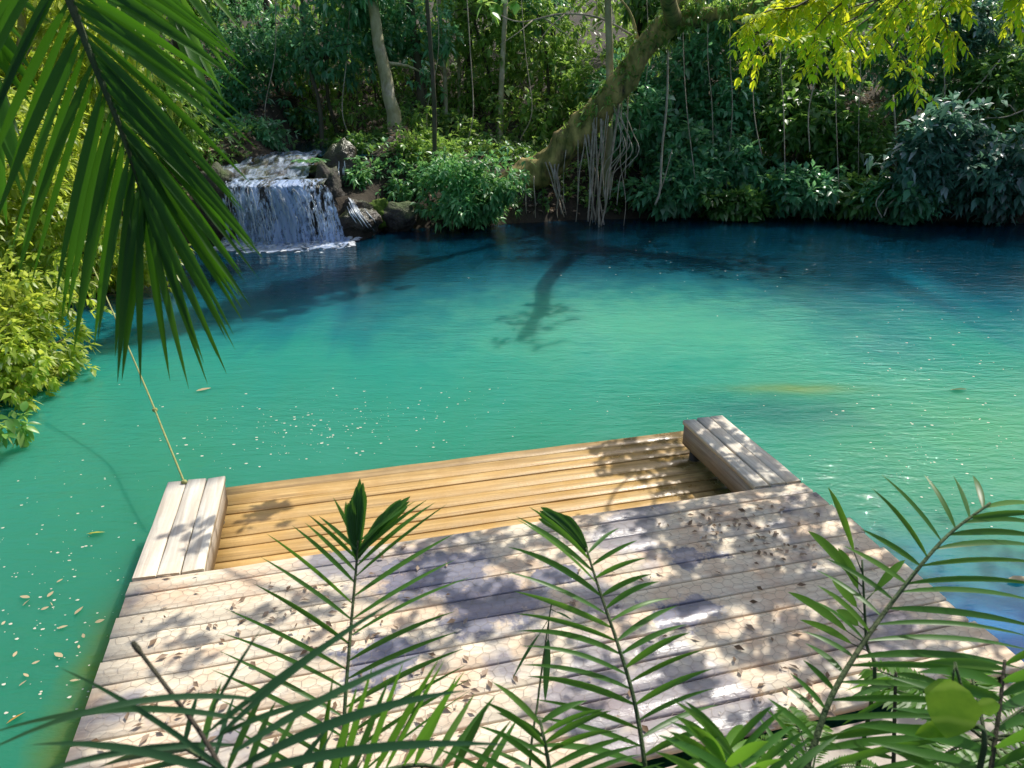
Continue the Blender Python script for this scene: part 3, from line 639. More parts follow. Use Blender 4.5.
RBS = [(672, 190, 19.9, (1.0, .6, .55), 130, 'leaf_teal', 'low teal shrub touching the water at the foot of the liana'),
 (738, 205, 19.9, (.8, .5, .4), 90, 'leaf_dark', 'very low dark shrub at the waterline left of the water-dipping shrub'),
 (905, 200, 19.6, (.8, .6, .5), 110, 'leaf_teal', 'low shrub at the waterline right of the kinked vine'),
 (640, 90, 21.8, (1.2, .9, 1.1), 150, 'leaf_teal', 'shrub seen through the crook behind the aerial roots'),
 (720, 120, 21.6, (1.2, .9, 1.1), 150, 'leaf_teal', 'teal shrub halfway up behind the broad-leaved shrub'),
(645, 135, 20.8, (1.1, .9, 1.0), 150, 'leaf_teal', 'teal leafy shrub just right of the aerial roots'),
 (700, 168, 20.3, (1.1, .8, .8), 170, 'leaf_teal', 'broad-leaved shrub drooping beside the pale liana'),
 (748, 172, 20.6, (1.0, .8, .75), 170, 'leaf_teal', 'bright teal shrub low over the water midway along the right bank'),
 (800, 190, 20.0, (.8, .7, .55), 130, 'leaf_teal', 'small shrub dipping to the water under the yellow branch'),
 (800, 130, 21, (1.2, .9, 1.1), 160, 'leaf_dark', 'dark shrub behind the low water-dipping shrub'),
 (850, 150, 21.2, (1.2, .9, 1.1), 150, 'leaf_dark', 'dark gappy shrub behind the pale thin stems'),
 (862, 196, 20.0, (.9, .7, .4), 130, 'leaf_dark', 'low dark shrub under the thin stems at the waterline'),
 (932, 155, 19.4, (1.15, .9, 1.05), 330, 'leaf_blue', 'blue-green shrub trailing down into the water near the right edge'),
 (1000, 175, 19.2, (1.25, .9, 1.0), 330, 'leaf_blue', 'silvery blue shrub at the far right with white glints'),
 (1010, 95, 20.4, (1.4, 1., 1.2), 230, 'leaf_dark', 'dark shrub above the silvery blue one at far right')]
for px, py, d, cr, ncl, lm, lab in RBS: rb('bank_shrub', px, py, d, (cr[0]*1.3, cr[1]*1.1, cr[2]*1.3), int(ncl*2.4), lm, lab, L=.29, W=.14, k=6, stems=4, hang=.1, blobs=16, spread=1.3)
LT = [(260, 40, 22.5, (2.2, 1.6, 1.3), 330, 'leaf_teal', 'low leafy tree hanging over the stream above the waterfall'),
 (330, 40, 22.0, (1.8, 1.3, 1.3), 260, 'leaf_teal', 'teal leafy tree between the stream and the stout pale trunk'),
 (225, 100, 22.5, (1.2, 1.0, 1.2), 200, 'leaf_teal', 'leafy tree drooping behind the tips of the palm frond'),
 (410, 25, 22.5, (1.8, 1.3, 1.0), 200, 'leaf_teal', 'leafy tree high behind the stout pale trunk'),
 (470, 25, 24, (1.8, 1.4, 1.2), 170, 'leaf_mid', 'green understorey tree above the slim trunks in the middle'),
 (540, 30, 23.5, (1.7, 1.4, 1.2), 150, 'leaf_mid', 'lit green understorey tree left of the leaning trunk top'),
 (570, 95, 23, (1.0, 1.0, .9), 90, 'leaf_mid', 'small sparse tree under the leaning mossy trunk'),
 (480, 105, 25, (1.6, 1.2, 1.1), 100, 'leaf_mid', 'sparse sapling with pale leaves behind the slim trunks'),
 (690, 70, 21.2, (1.5, 1., 1.2), 220, 'leaf_teal', 'teal tree crown at the top of the liana'),
 (760, 80, 21.5, (1.6, 1., 1.3), 230, 'leaf_dark', 'dark tree crown behind the left end of the yellow branch'),
 (830, 60, 21.5, (1.7, 1., 1.3), 240, 'leaf_dark', 'dark tree crown behind the middle of the yellow branch'),
 (910, 70, 21.5, (1.7, 1., 1.3), 240, 'leaf_teal', 'tree crown behind the right end of the yellow branch'),
 (985, 30, 21, (1.6, 1., 1.2), 230, 'leaf_blue', 'tree with silvery glinting leaves in the upper right corner')]
for px, py, d, cr, ncl, lm, lab in LT:
    c = ray(px, py, d); g0 = hz(c[0], c[1]+.4); bs = np.array([c[0]+rng.normal(0, .3), c[1]+.4, g0-.15])
    tree('low_tree', lab, [bs, bs*.5+c*.5+rng.normal(0, .15, 3), c+[0, 0, cr[2]*.4]], .07, c, (cr[0]*1.15, cr[1], cr[2]*1.15), int(ncl*1.5), M[lm], M['bark_dark'], L=.24, W=.1, hang=.12, blobs=18)

q0 = None
for px, py, d in ((355, 120, 23), (395, 95, 24), (430, 120, 23.5), (470, 140, 22.5), (520, 125, 23), (545, 150, 22), (560, 60, 24), (350, 70, 25), (510, 70, 25), (300, 110, 23.5), (420, 60, 26), (585, 90, 23), (375, 60, 23.5), (340, 95, 24.5), (445, 95, 25), (490, 80, 24), (535, 80, 25), (560, 120, 23), (470, 60, 26.5), (405, 130, 22), (520, 40, 26), (575, 50, 25), (310, 75, 24), (455, 125, 24)):
    c = ray(px, py, d); z0 = hz(c[0], c[1])-.1
    if q0 is None:
        q0 = shrub('understorey_sapling', 'thin leafy sapling in the lit undergrowth between the slim trunks', (0, 60, hz(0, 60)+1.3), (.95, .8, .9), 90, M['leaf_mid'], L=.22, W=.1, k=6, base=np.array([0, 60.]), stems=3, hang=.1, blobs=14, group='saplings between the slim trunks')
        q0.location = (c[0], c[1], c[2]-1.3)
    else: copy_tree(q0, (c[0], c[1], c[2]-1.3), rng.uniform(0, 6.28), rng.uniform(.8, 1.2))
# pale bare branches
def bare(name, label, pts, d, r, subs):
    p = [ray(x, y, d) for x, y in pts]; m_ = MB(); Q = spline(p, 16); m_.addm(*tube(Q, np.linspace(r, r*.4, 16), 6, .15))
    for t, x, y in subs: limb(m_, Q[int(t*15)], ray(x, y, d-.2), r*.5, r*.2)
    return tag(m_.build(name, M['root'], None, True, origin=p[0]), label, 'branch')
bare('bare_branch', 'pale bare branch arching over the slim trunks at the top', [(640, 40), (600, 18), (560, 14), (520, 22), (490, 10)], 19.5, .035, [(.5, 540, 40), (.3, 590, -15), (.7, 500, 45), (.6, 575, 40)])
bare('bare_branch', 'forked white bare branch over the silvery shrub at far right', [(1050, 165), (1025, 162), (1005, 160), (995, 157)], 18.6, .025, [(.3, 988, 168)])
bare('bare_branch', 'pale bent branch poking in from the right above the silvery shrub', [(1050, 98), (1024, 110), (1005, 117), (985, 118)], 18.9, .025, [(.5, 1000, 105)])
bare('bare_branch', 'thin curved bare twig below the mossy slanting trunk', [(1000, 60), (975, 90), (968, 98), (962, 112)], 19.8, .018, [(.5, 968, 90)])

# left bank: sunlit bushes and trees
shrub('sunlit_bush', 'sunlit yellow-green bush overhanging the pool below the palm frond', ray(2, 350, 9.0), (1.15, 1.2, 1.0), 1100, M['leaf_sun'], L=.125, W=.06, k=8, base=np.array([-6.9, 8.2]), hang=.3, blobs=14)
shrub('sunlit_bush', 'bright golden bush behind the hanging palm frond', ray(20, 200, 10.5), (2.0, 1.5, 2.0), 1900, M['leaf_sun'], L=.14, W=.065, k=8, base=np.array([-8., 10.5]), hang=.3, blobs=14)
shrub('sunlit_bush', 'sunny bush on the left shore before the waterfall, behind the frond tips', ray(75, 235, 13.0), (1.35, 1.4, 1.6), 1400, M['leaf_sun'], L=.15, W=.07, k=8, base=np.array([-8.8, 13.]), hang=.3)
shrub('shaded_bush', 'dark drooping leaf spray at the left edge just above the water', ray(-2, 432, 7.6), (.5, .5, .3), 60, M['leaf_mid'], L=.15, W=.07, k=6, base=np.array([-6.4, 6.5]), hang=.4, blobs=5, detail=1)
for (px, py, d, cr, ncl, lab) in ((30, 40, 12, (2.4, 2., 2.0), 1700, 'tall sunlit tree filling the top left corner behind the palm'), (80, 60, 15, (1.8, 2., 2.3), 1400, 'sunlit tree at the bend of the left bank behind the palm'), (172, 125, 18.5, (.9, 1.3, 1.9), 800, 'shaded green tree beside the waterfall behind the palm frond')):
    c = ray(px, py, d); bs = np.array([c[0]-1.2, c[1]+.3, 0]); bs[2] = hz(bs[0], bs[1])-.15
    tree('sunlit_tree', lab, [bs, bs*.5+c*.5+[-.2, 0, 0], c+[0, 0, .5]], .12, c, cr, ncl, M['leaf_mid' if lab.startswith('shaded') else 'leaf_sun'], M['bark_pale'], L=.17, W=.08, k=7, blobs=14)

# ------------------------------------------------------------------ waterfall and rocks
def rock(name, label, c, s, seed, mat, cat='rock', rough=.35, sub=4, group=None, freq=1.2):
    import bmesh
    bm = bmesh.new(); bmesh.ops.create_icosphere(bm, subdivisions=sub, radius=1)
    for v in bm.verts:
        p = v.co.copy(); q = p*freq+Vector((seed*7.3, seed*1.7, 0))
        f = 1+rough*mnoise.fractal(q, .9, 2.1, 5)+rough*.5*mnoise.noise(q*.7)
        v.co = Vector((p.x*s[0], p.y*s[1], p.z*s[2]))*f
    me = bpy.data.meshes.new(name); bm.to_mesh(me); bm.free(); me.polygons.foreach_set('use_smooth', np.ones(len(me.polygons), bool)); me.materials.append(mat)
    o = bpy.data.objects.new(name, me); COL.objects.link(o); o.location = c
    return tag(o, label, cat, group) if label else o
ZL = 1.32
wf = empty('waterfall', 'white water falling in threads over a curved rock ledge into the pool', 'waterfall', (-5.2, 17.2, 0))
wo = np.array([-5.2, 17.2, 0])
def fall_pt(s, t):
    """s across 0..1, t from 0 (behind the lip) to 1 (pool)"""
    px_l = 226+(322-226)*s; px_b = 228+(346-228)*s
    lip = at(px_l, 183, ZL); base = at(px_b, 243+2.5*math.sin(s*3.1)-3*s, 0.0)
    lip[1] -= .25*math.sin(s*math.pi)
    if t < .18:
        f = t/.18; p = lip.copy(); p[1] += (1-f)*.5; p[2] += .04*(1-f)-.0; p[2] -= .05*f*f; return p
    f = (t-.18)/.82; p = lip.copy(); p[:2] = lip[:2]+(base[:2]-lip[:2])*(f**.55); p[2] = (ZL-.05)*(1-f**1.25)+0.0
    return p
def sheet(name, off, mat, bumpy, parent, ns=70, n_t=36, sz=0):
    V = []
    for q in range(n_t):
        for s in range(ns):
            p = fall_pt(s/(ns-1), q/(n_t-1)); x = s*.9+sz; e = off+bumpy*(mnoise.noise(Vector((x*.55, q*.05, sz)))+.6*mnoise.noise(Vector((x*1.3, q*.16, sz+4))))
            p[1] -= e; p[2] += max(0, e*.15) if q < 8 else 0; V.append(p-wo)
    i = np.arange(n_t-1)[:, None]*ns+np.arange(ns-1)[None]
    return mesh(name, V, [np.stack([i, i+1, i+ns+1, i+ns], -1).reshape(-1, 4)], mat, parent, True)
sheet('rock_ledge', -.14, M['rock_wet'], .16, wf, sz=1)
sheet('water_sheet', .0, M['fall_b'], .08, wf, sz=3)
sheet('water_sheet', .08, M['fall_a'], .1, wf, sz=7)
sheet('water_sheet', .15, M['fall_a'], .12, wf, sz=12)
# threads of water
m_ = MB()
for q in range(60):
    s = rng.random(); t0 = .16+rng.random()*.5; t1 = min(1., t0+rng.uniform(.12, .5)); C = np.array([fall_pt(s, t)-wo+np.array([rng.normal(0, .012), -.17-.08*rng.random(), 0]) for t in np.linspace(t0, t1, 8)])
    m_.addm(*tube(C, rng.uniform(.004, .012)*np.sin(np.linspace(.3, 3.0, 8))*(1+rng.normal(0, .2, 8)), 5))
m_.build('water_threads', plain('white_water', (.85, .9, .96), .2), wf, True)
# foam skirt at the foot
V = []; ns, nf = 60, 8
for a in range(nf):
    for s in range(ns):
        p = fall_pt(s/(ns-1)*1.1-.05, 1.0); f = a/(nf-1); p[1] -= -.15+f*(1.0+.35*mnoise.noise(Vector((s*.2, 0, 2)))); p[2] = .012+.10*max(0, 1-f*2.2)*(1+mnoise.noise(Vector((s*.5, a*.9, 1)))); V.append(p-wo)
i = np.arange(nf-1)[:, None]*ns+np.arange(ns-1)[None]
mesh('foam', V, [np.stack([i, i+1, i+ns+1, i+ns], -1).reshape(-1, 4)], M['foam'], wf, True)
m_ = MB()
for q in range(750):
    s = rng.uniform(-.06, 1.12); f = abs(rng.normal(0, .34)); p = fall_pt(min(max(s, 0), 1), 1.0)-wo; p[0] += (s-min(max(s, 0), 1))*2.6
    p[1] -= f*1.25-.1; rad = rng.uniform(.012, .06)*(1-.5*min(f, 1)); p[2] = rng.uniform(0, .10)*max(0, 1-f*3)+.004
    k_ = 6; a_ = np.linspace(0, 6.28, k_, endpoint=False)+rng.random(); rr_ = rad*rng.uniform(.6, 1.3, k_); ring = np.stack([np.cos(a_)*rr_*1.6, np.sin(a_)*rr_, np.zeros(k_)], -1)+p; top = p+np.array([0, 0, rad*.5])
    m_.add(np.concatenate([ring, [top]]), [(i_, (i_+1) % k_, k_) for i_ in range(k_)])
kind(m_.build('foam_bubbles', bpy.data.materials['white_water'], wf, True), 'stuff')
# upper cascade: broken low steps with running water
V = []; ns, nn = 50, 22
def casc(s, t, dz):
    p = at(216+(306-216)*s+t*6, 181, ZL); p[1] = 17.75+t*3.6; p[0] = p[0]*(1+t*.12)
    stp = .04+.30*(smooth(np.array(t), .18, .26)*.45+smooth(np.array(t), .5, .6)*.55)
    p[2] = ZL+float(stp)+dz+.07*mnoise.noise(Vector((s*7, t*6, 3)))+.05*mnoise.noise(Vector((s*18, t*14, 8))); return p-wo
for nm, dz, mt in (('upper_ledge', 0, 'rock_wet'), ('stream_film', .028, 'stream')):
    V = [casc(s/(ns-1), t/(nn-1), dz) for t in range(nn) for s in range(ns)]
    i = np.arange(nn-1)[:, None]*ns+np.arange(ns-1)[None]; mesh(nm, V, [np.stack([i, i+1, i+ns+1, i+ns], -1).reshape(-1, 4)], M[mt], wf, True)
kind(mesh('stream', [(-7.3, 20.3, 1.66), (-3.4, 20.3, 1.66), (-3.6, 27, 1.76), (-7.6, 27, 1.76)], [[(0, 1, 2, 3)]], M['water']), 'structure')
def pr(px, py, d): return tuple(ray(px, py, d))
rock('rock', 'dark wet column rock at the top right corner of the waterfall', pr(341, 168, 18.6), (.42, .4, .55), 3, M['rock_wet'], rough=.4)
rock('rock', 'tall sloping rock flanking the right side of the waterfall', pr(332, 206, 18.1), (.34, .5, .95), 5, M['rock'], rough=.4)
rock('rock', 'stepped wet rock at the pool edge between waterfall and bush', pr(357, 222, 17.9), (.52, .5, .5), 8, M['rock_wet'], rough=.4)
rock('rock', 'low dark rock right of the stepped wet rock', pr(396, 218, 18.6), (.5, .4, .4), 12, M['rock'], rough=.35)
rock('rock', 'rock at the left side of the waterfall behind the palm tips', pr(222, 215, 17.8), (.5, .6, 1.1), 15, M['rock'], rough=.4)
rock('rock', 'flat mossy rock on top of the ledge below the fern', pr(318, 172, 18.6), (.5, .4, .16), 21, M['rock'], rough=.35)
rock('rock', 'sunlit flat stone in the upper stream', pr(282, 164, 20.2), (.5, .4, .1), 24, M['rock'], rough=.35)
rock('mossy_rock', 'bright green mossy boulder at the foot of the bushes', pr(379, 214, 18.5), (.33, .3, .4), 18, M['moss'], rough=.3)
rock('submerged_rock', 'long yellowish rock just under the water beyond the right arm', (3.25, 8.2, -.12), (1.0, .32, .1), 30, M['moss'], rough=.3)
rock('submerged_rock', 'yellowish patch of rock under the water near the right bank', (10.4, 15.6, -.1), (.8, .4, .09), 33, M['moss'], rough=.3)
# side trickle: threads laid on the rock faces
bpy.context.view_layer.update(); dg = bpy.context.evaluated_depsgraph_get(); ROCKS = {o.name for o in bpy.data.objects if o.name.startswith('rock')}
white = bpy.data.materials['white_water']; o0 = ray(350, 200, 17.5)
for q in range(26):
    ox = rng.normal(0, 3.2); t0 = rng.uniform(0, .75); t1 = min(1, t0+rng.uniform(.12, .4)); C = []
    for t in np.linspace(t0, t1, 14):
        x = np.interp(t, [0, .3, .5, .75, 1], [342, 344, 349, 357, 371])+ox*(.4+t); y = np.interp(t, [0, 1], [160, 231])
        dv = ray(x, y, 1.0)-np.array([0, 0, H]); dv = dv/np.linalg.norm(dv)
        hit, loc, nr, fi, ob, mw = sc.ray_cast(dg, Vector(np.array([0, 0, H])+dv*15), Vector(dv), distance=5)
        if hit and ob.name in ROCKS: C.append(np.array(loc)+np.array(nr)*.012)
        elif len(C): break
    if len(C) > 3:
        m_ = MB(); m_.addm(*tube(spline(np.array(C)-wo, 12), rng.uniform(.008, .018)*np.sin(np.linspace(.4, 2.9, 12)), 5)); m_.build('trickle', white, wf, True)
def fern(name, label, base, n, L, mat, tilt=.6, cat='fern'):
    t = empty(name, label, cat, base); m_ = MB(); st = MB()
    for q in range(n):
        a = q/n*6.28+rng.uniform(-.3, .3); d = np.array([math.cos(a), math.sin(a), 0]); LL = L*rng.uniform(.75, 1.1)
        s = np.linspace(0, 1, 14)[:, None]; C = d*s*LL*.85+np.array([0, 0, 1])*(s*LL*tilt-(s**2)*LL*tilt*.75)
        st.addm(*tube(C, np.linspace(.006, .002, 14)*L/.4, 5)); T = norm(np.gradient(C, axis=0)); side = norm(np.cross(T, [0, 0, 1]))
        P = []; D = []; Ls = []
        for j in range(2, 14):
            for sg in (1, -1):
                for hh in (0, .5):
                    if j == 13 and hh: continue
                    P.append(C[j]*(1-hh)+C[min(j+1, 13)]*hh); D.append(side[j]*sg+T[j]*.45); Ls.append(LL*.26*math.sin(.35+2.7*(1-j/14)))
        V, F = leaves(np.array(P), np.array(D), np.array(Ls), np.array(Ls)*.3, .08, .15); m_.add(V, F)
    st.build('stalks', M['stem'], t); m_.build('fronds', mat, t); return t
fern('fern', 'lush fern clump growing on top of the waterfall ledge', ray(312, 164, 18.3), 12, .55, M['leaf_bush'])
fern('fern', 'small fern on the column rock beside the waterfall', ray(352, 160, 18.6), 9, .4, M['leaf_bush'])
fern('fern', 'fern on the bank behind the waterfall', ray(258, 150, 21.5), 10, .6, M['leaf_bush'])

# ------------------------------------------------------------------ overhanging tree on the right shore: golden branch and the shade on the deck
tb = np.array([8.9, 5.6, 0]); tb[2] = hz(tb[0], tb[1])-.2
ot = empty('overhanging_tree', 'tree leaning in from the right whose sunlit yellow branch hangs at the top', 'tree', tb)
TP = [tb, np.array([8.5, 6.3, 2.5]), np.array([7.4, 7.4, 5.]), np.array([5.8, 8.6, 7.0]), np.array([3.6, 9.2, 8.2])]
S2 = spline(TP, 22); m_ = MB(); rr2 = np.linspace(.3, .1, 22); rr2[0] = .45; m_.addm(*tube(S2, rr2, 12, .15)); m_.v = [v-tb for v in m_.v]; m_.build('trunk', M['bark_moss'], ot, True)
CL = []
SH = [ # shade patches on the deck and water: pixel, radius (m), leaf sprays
 (790, 512, .55, 40), (705, 530, .42, 20), (865, 555, .55, 40), (755, 590, .6, 38), (850, 630, .6, 38), (930, 600, .6, 34), (670, 640, .35, 8), (960, 670, .55, 30), (780, 680, .5, 18), (725, 560, .4, 22),
 (760, 450, .35, 14), (645, 455, .4, 52), (675, 478, .3, 24), (612, 470, .16, 5), (1000, 600, .7, 20), (1040, 560, .8, 14), (1060, 640, .8, 22),
 (200, 530, .26, 7), (265, 512, .22, 9), (430, 545, .3, 14), (490, 575, .42, 18), (520, 545, .3, 9), (300, 620, .3, 7), (180, 640, .3, 5), (600, 700, .3, 6), (420, 640, .3, 7), (540, 620, .3, 7)]
for px, py, sp, nn in SH:
    g0 = at(px, py, .04 if (px, py) in ((645, 455), (675, 478), (612, 470), (265, 512)) else (0. if px > 990 else ZD))
    for q in range(int(nn*1.7)):
        a_ = rng.uniform(0, 6.28); r_ = sp*math.sqrt(rng.random()); p = g0+np.array([r_*math.cos(a_)*1.25, r_*math.sin(a_), 0]); h_ = rng.uniform(4.05, 4.8); CL.append(p+SUN*(h_/SUN[2]))
CL = np.array(CL); O = rng.normal(0, 1, CL.shape)
for q in range(0, len(CL), 24):
    lb = MB(); j = np.argmin(np.linalg.norm(S2[8:]-CL[q], axis=1))+8; limb(lb, S2[j], CL[q], .035, .006, n=8)
    lb.v = [v-tb for v in lb.v]; lb.build('limb', M['bark_dark'], ot, True)
V, F = cluster_leaves(CL-tb, O, 5, .115, .075, .25, detail=1); mesh('crown', V, [F], M['leaf_mid'], ot)
# the golden branch: twigs with paired leaflets
gb = MB(); P_, D_, L_ = [], [], []
def twig(pts, d, dens=1.0):
    Q = spline([ray(x, y, dd) for (x, y), dd in zip(pts, d)], 12); gb.addm(*tube(Q, np.linspace(.012, .003, 12), 5))
    for j in range(1, 12):
        if rng.random() > dens: continue
        for e in range(2):   # a compound leaf from this node
            T = norm(Q[min(j+1, 11)]-Q[j-1]); out = norm(rng.normal(0, 1, 3)+T*.7+np.array([-.1, -.1, -.9])); ln = rng.uniform(.16, .3); m = 5
            C = np.array([Q[j]+out*ln*s-np.array([0, 0, .25])*ln*s*s for s in np.linspace(0, 1, m+1)]); gb.addm(*tube(C, .0022, 3))
            side = norm(np.cross(out, rng.normal(0, .4, 3)+[0, -.3, 1.]))
            for s in range(1, m+1):
                for sg in (1, -1): P_.append(C[s]); D_.append(side*sg+out*.75+np.array([0, 0, -.35])); L_.append(rng.uniform(.062, .1))
            P_.append(C[-1]); D_.append(out); L_.append(.085)
for pts in ([(1010, -60), (930, -20), (860, 5), (800, 20), (760, 50)], [(960, -40), (900, 5), (880, 30), (905, 60), (912, 82)], [(930, -30), (880, 10), (850, 35), (862, 60)], [(870, -20), (820, -2), (780, 15), (755, 35)],
            [(1000, -40), (955, -5), (940, 15), (955, 32)], [(900, -20), (860, 15), (835, 30), (850, 48)], [(840, -25), (800, 5), (770, 10), (750, 22)], [(960, -30), (925, 0), (918, 20), (930, 40)], [(880, -30), (845, 0), (815, 30), (820, 52)],
            [(980, -30), (940, -12), (905, -2), (890, 18)], [(860, -30), (830, -15), (800, -8), (780, 0)], [(1050, -30), (1030, -10), (1018, 2)]):
    d0 = rng.uniform(6.4, 7.6); twig(pts, np.linspace(d0+.3, d0-.2, len(pts)), .78)
j0 = S2[12]; limb(gb, j0, ray(1010, -60, 7.2), .05, .02); limb(gb, ray(1010, -60, 7.2), ray(870, -25, 7.0), .02, .01); limb(gb, j0, ray(1050, -30, 7.), .02, .01)
gb.v = [v-tb for v in gb.v]; br = gb.build('golden_branch', M['bark_dark'], ot, True); br['label'] = 'low twiggy branch carrying sunlit yellow-green leaves'
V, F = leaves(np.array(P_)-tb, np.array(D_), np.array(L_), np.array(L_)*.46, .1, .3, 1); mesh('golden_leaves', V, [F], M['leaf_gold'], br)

# ------------------------------------------------------------------ rope
rp = [from_uv(-1.37, 5.89, ZD+.02), from_uv(-1.37, 5.89, ZD+.02)*.5+ray(145, 386, 7.5)*.5, ray(145, 386, 7.5), ray(112, 310, 8.4), ray(85, 250, 9.2)]
m_ = MB(); Q = spline(rp, 60); m_.addm(*tube(Q, .008, 6))
for j in (0, 22): m_.addm(*tube([Q[j]-(Q[j+1]-Q[j])*.35, Q[j], Q[j]+(Q[j+1]-Q[j])*.35], [.012, .026, .012], 8))
tag(m_.build('rope', M['rope'], None, True, origin=rp[0]), 'knotted yellow-green rope running up from the left arm of the deck', 'rope')

# ------------------------------------------------------------------ palms in the foreground
def blade(mb, a, b, w, nrm_, sag, fold=.25, n=9, prof=None):
    a = np.asarray(a, float); b = np.asarray(b, float); L = np.linalg.norm(b-a); t = np.linspace(0, 1, n)[:, None]
    C = a+(b-a)*t+sag*L*4*t*(1-t); T = norm(np.gradient(C, axis=0)); S = norm(np.cross(T, np.broadcast_to(nrm_, C.shape))); N = np.cross(S, T)
    tt = t[:, 0]; pf = np.interp(tt, [0, .06, .3, .6, .85, 1], [.25, .6, 1, .88, .42, .02]) if prof is None else np.interp(tt, *prof)
    mb.add(*strip(C, S, N, w*.5*pf, fold))
def interp_px(tab, t):
    tab = np.array(tab, float); return [np.interp(t, tab[:, 0], tab[:, k]) for k in range(1, tab.shape[1])]
def frond(name, label, rachis, left, right, n, w, mat, nrm_, sag, cat='palm', t0=.1, r=(.0065, .0028), jit=4, to_ground=True, extra=None, fold=.25, stem=None, spread=.12):
    """rachis: (px, py, depth) from butt to tip; left / right: (t, px, py) leaflet tips"""
    Q = spline([ray(*p) for p in rachis], 40); pts = Q
    if to_ground:
        b0 = Q[0].copy(); g0 = hz(b0[0], b0[1]-.15); foot = np.array([b0[0], b0[1]-.15, min(g0, b0[2]-.1)-.05]); pts = np.concatenate([spline([foot, (foot+b0)/2+[0, -.03, 0], b0], 8)[:-1], Q])
    base = pts[0]; t = empty(name, label, cat, base)
    st = MB(); st.addm(*tube(pts-base, np.linspace(r[0], r[1], len(pts)), 7)); st.build('stem', stem or M['stem'], t, True)
    lf = MB(); dpt = np.array(rachis)[:, 2]
    for tab, sgn in ((left, -1), (right, 1)):
        if not tab: continue
        n1 = n if np.isscalar(n) else n[0 if sgn < 0 else 1]
        for q in range(n1):
            tt = t0+(1-t0)*(q+.5*(sgn > 0)*.6)/(n1-.5); tt = min(tt, 1); a = Q[int(tt*39)]; x, y = interp_px(tab, tt)[:2]
            d = np.interp(tt, np.linspace(0, 1, len(dpt)), dpt)+rng.uniform(-spread, spread)
            b = ray(x+rng.normal(0, jit), y+rng.normal(0, jit), d)
            blade(lf, a-base, b-base, w*rng.uniform(.8, 1.15), norm(np.array(nrm_)+rng.normal(0, .22, 3)), np.array(sag)*rng.uniform(.6, 1.3), fold)
    lf.build('leaflets', mat, t, True)
    if extra:
        ex = MB()
        for (a, b, ww, sg) in extra:
            A_ = ray(*a)-base; B_ = ray(*b)-base; nn_ = norm(np.array([0, -.75, .65])); sd = norm(np.cross(B_-A_, nn_))
            for kk in range(5):
                e_ = B_+sd*ww*(kk-2)/5.2; blade(ex, A_+sd*ww*.05*(kk-2), A_+(e_-A_)*rng.uniform(.86, 1.0)*(1-.03*(kk-2)**2), ww*.38, nn_, np.array(sg), .45*(1 if kk % 2 else .6), 12, ([0, .1, .45, .8, .95, 1], [.25, .5, .95, .95, .55, .1]))
        ex.build('tip_leaf', mat, t, True)
    return t
# big frond hanging in the top left corner
frond('hanging_palm_frond', 'large dark green palm frond hanging down in the top left corner', [(30, -110, 1.62), (62, -20, 1.6), (95, 65, 1.6), (125, 140, 1.62), (148, 215, 1.65)],
      [(0, -90, 60), (.2, -30, 150), (.4, 5, 245), (.55, 38, 300), (.7, 75, 345), (.85, 112, 352), (1, 139, 384)],
      [(0, 238, 40), (.15, 236, 64), (.3, 236, 112), (.45, 250, 215), (.6, 254, 260), (.75, 246, 302), (.88, 222, 360), (1, 181, 390)],
      (26, 42), .019, M['palm_dark'], (.15, -.9, .35), (0, 0, .03), to_ground=False, r=(.012, .004), jit=9, t0=.05, spread=.1, fold=.3)
frond('hanging_palm_frond', 'second palm frond at the extreme top left, mostly out of the picture', [(-160, -130, 1.8), (-90, -60, 1.8), (-40, 10, 1.8), (-10, 60, 1.8)],
      None, [(0, 30, -40), (.3, 40, 60), (.6, 22, 150), (1, 4, 235)], 14, .045, M['palm_dark'], (.15, -.9, .35), (0, 0, .03), to_ground=False, jit=8, fold=.3)
frond('hanging_palm_frond', 'upper palm frond with loose bright leaflets crossing at the top', [(40, -190, 1.9), (95, -110, 1.9), (140, -60, 1.9), (165, -20, 1.9)],
      [(0, 60, -40), (.5, 110, 40), (1, 150, 90)], [(0, 260, -60), (.3, 238, 60), (.55, 226, 85), (.75, 215, 118), (1, 205, 110)], 9, .034, M['palm_mid'], (.2, -.9, .35), (0, 0, .04), to_ground=False, jit=6, fold=.3)
NU = (0, -.55, .8)
frond('understorey_palm', 'slim palm with a forked leaf tip standing left of centre before the deck', [(346, 830, 1.75), (344, 730, 1.8), (350, 640, 1.9), (356, 570, 1.98), (358, 540, 2.0)],
      [(0, 240, 770), (.25, 212, 665), (.48, 238, 592), (.54, 264, 563), (.6, 262, 540), (.67, 281, 528), (.8, 305, 520), (1, 335, 500)], [(0, 470, 720), (.3, 470, 650), (.45, 457, 614), (.5, 469, 593), (.62, 460, 545), (.68, 451, 517), (.76, 440, 505), (1, 405, 503)],
      14, .0125, M['palm_mid'], NU, (0, 0, .035), extra=[((357, 552, 2.), (360, 476, 2.02), .052, (.0, 0, .02)), ((357, 560, 2.), (349, 492, 2.), .034, (-.03, 0, .02)), ((358, 556, 2.), (415, 491, 2.05), .046, (-.01, 0, .06)), ((358, 558, 2.), (392, 505, 2.02), .03, (0, 0, .05))])
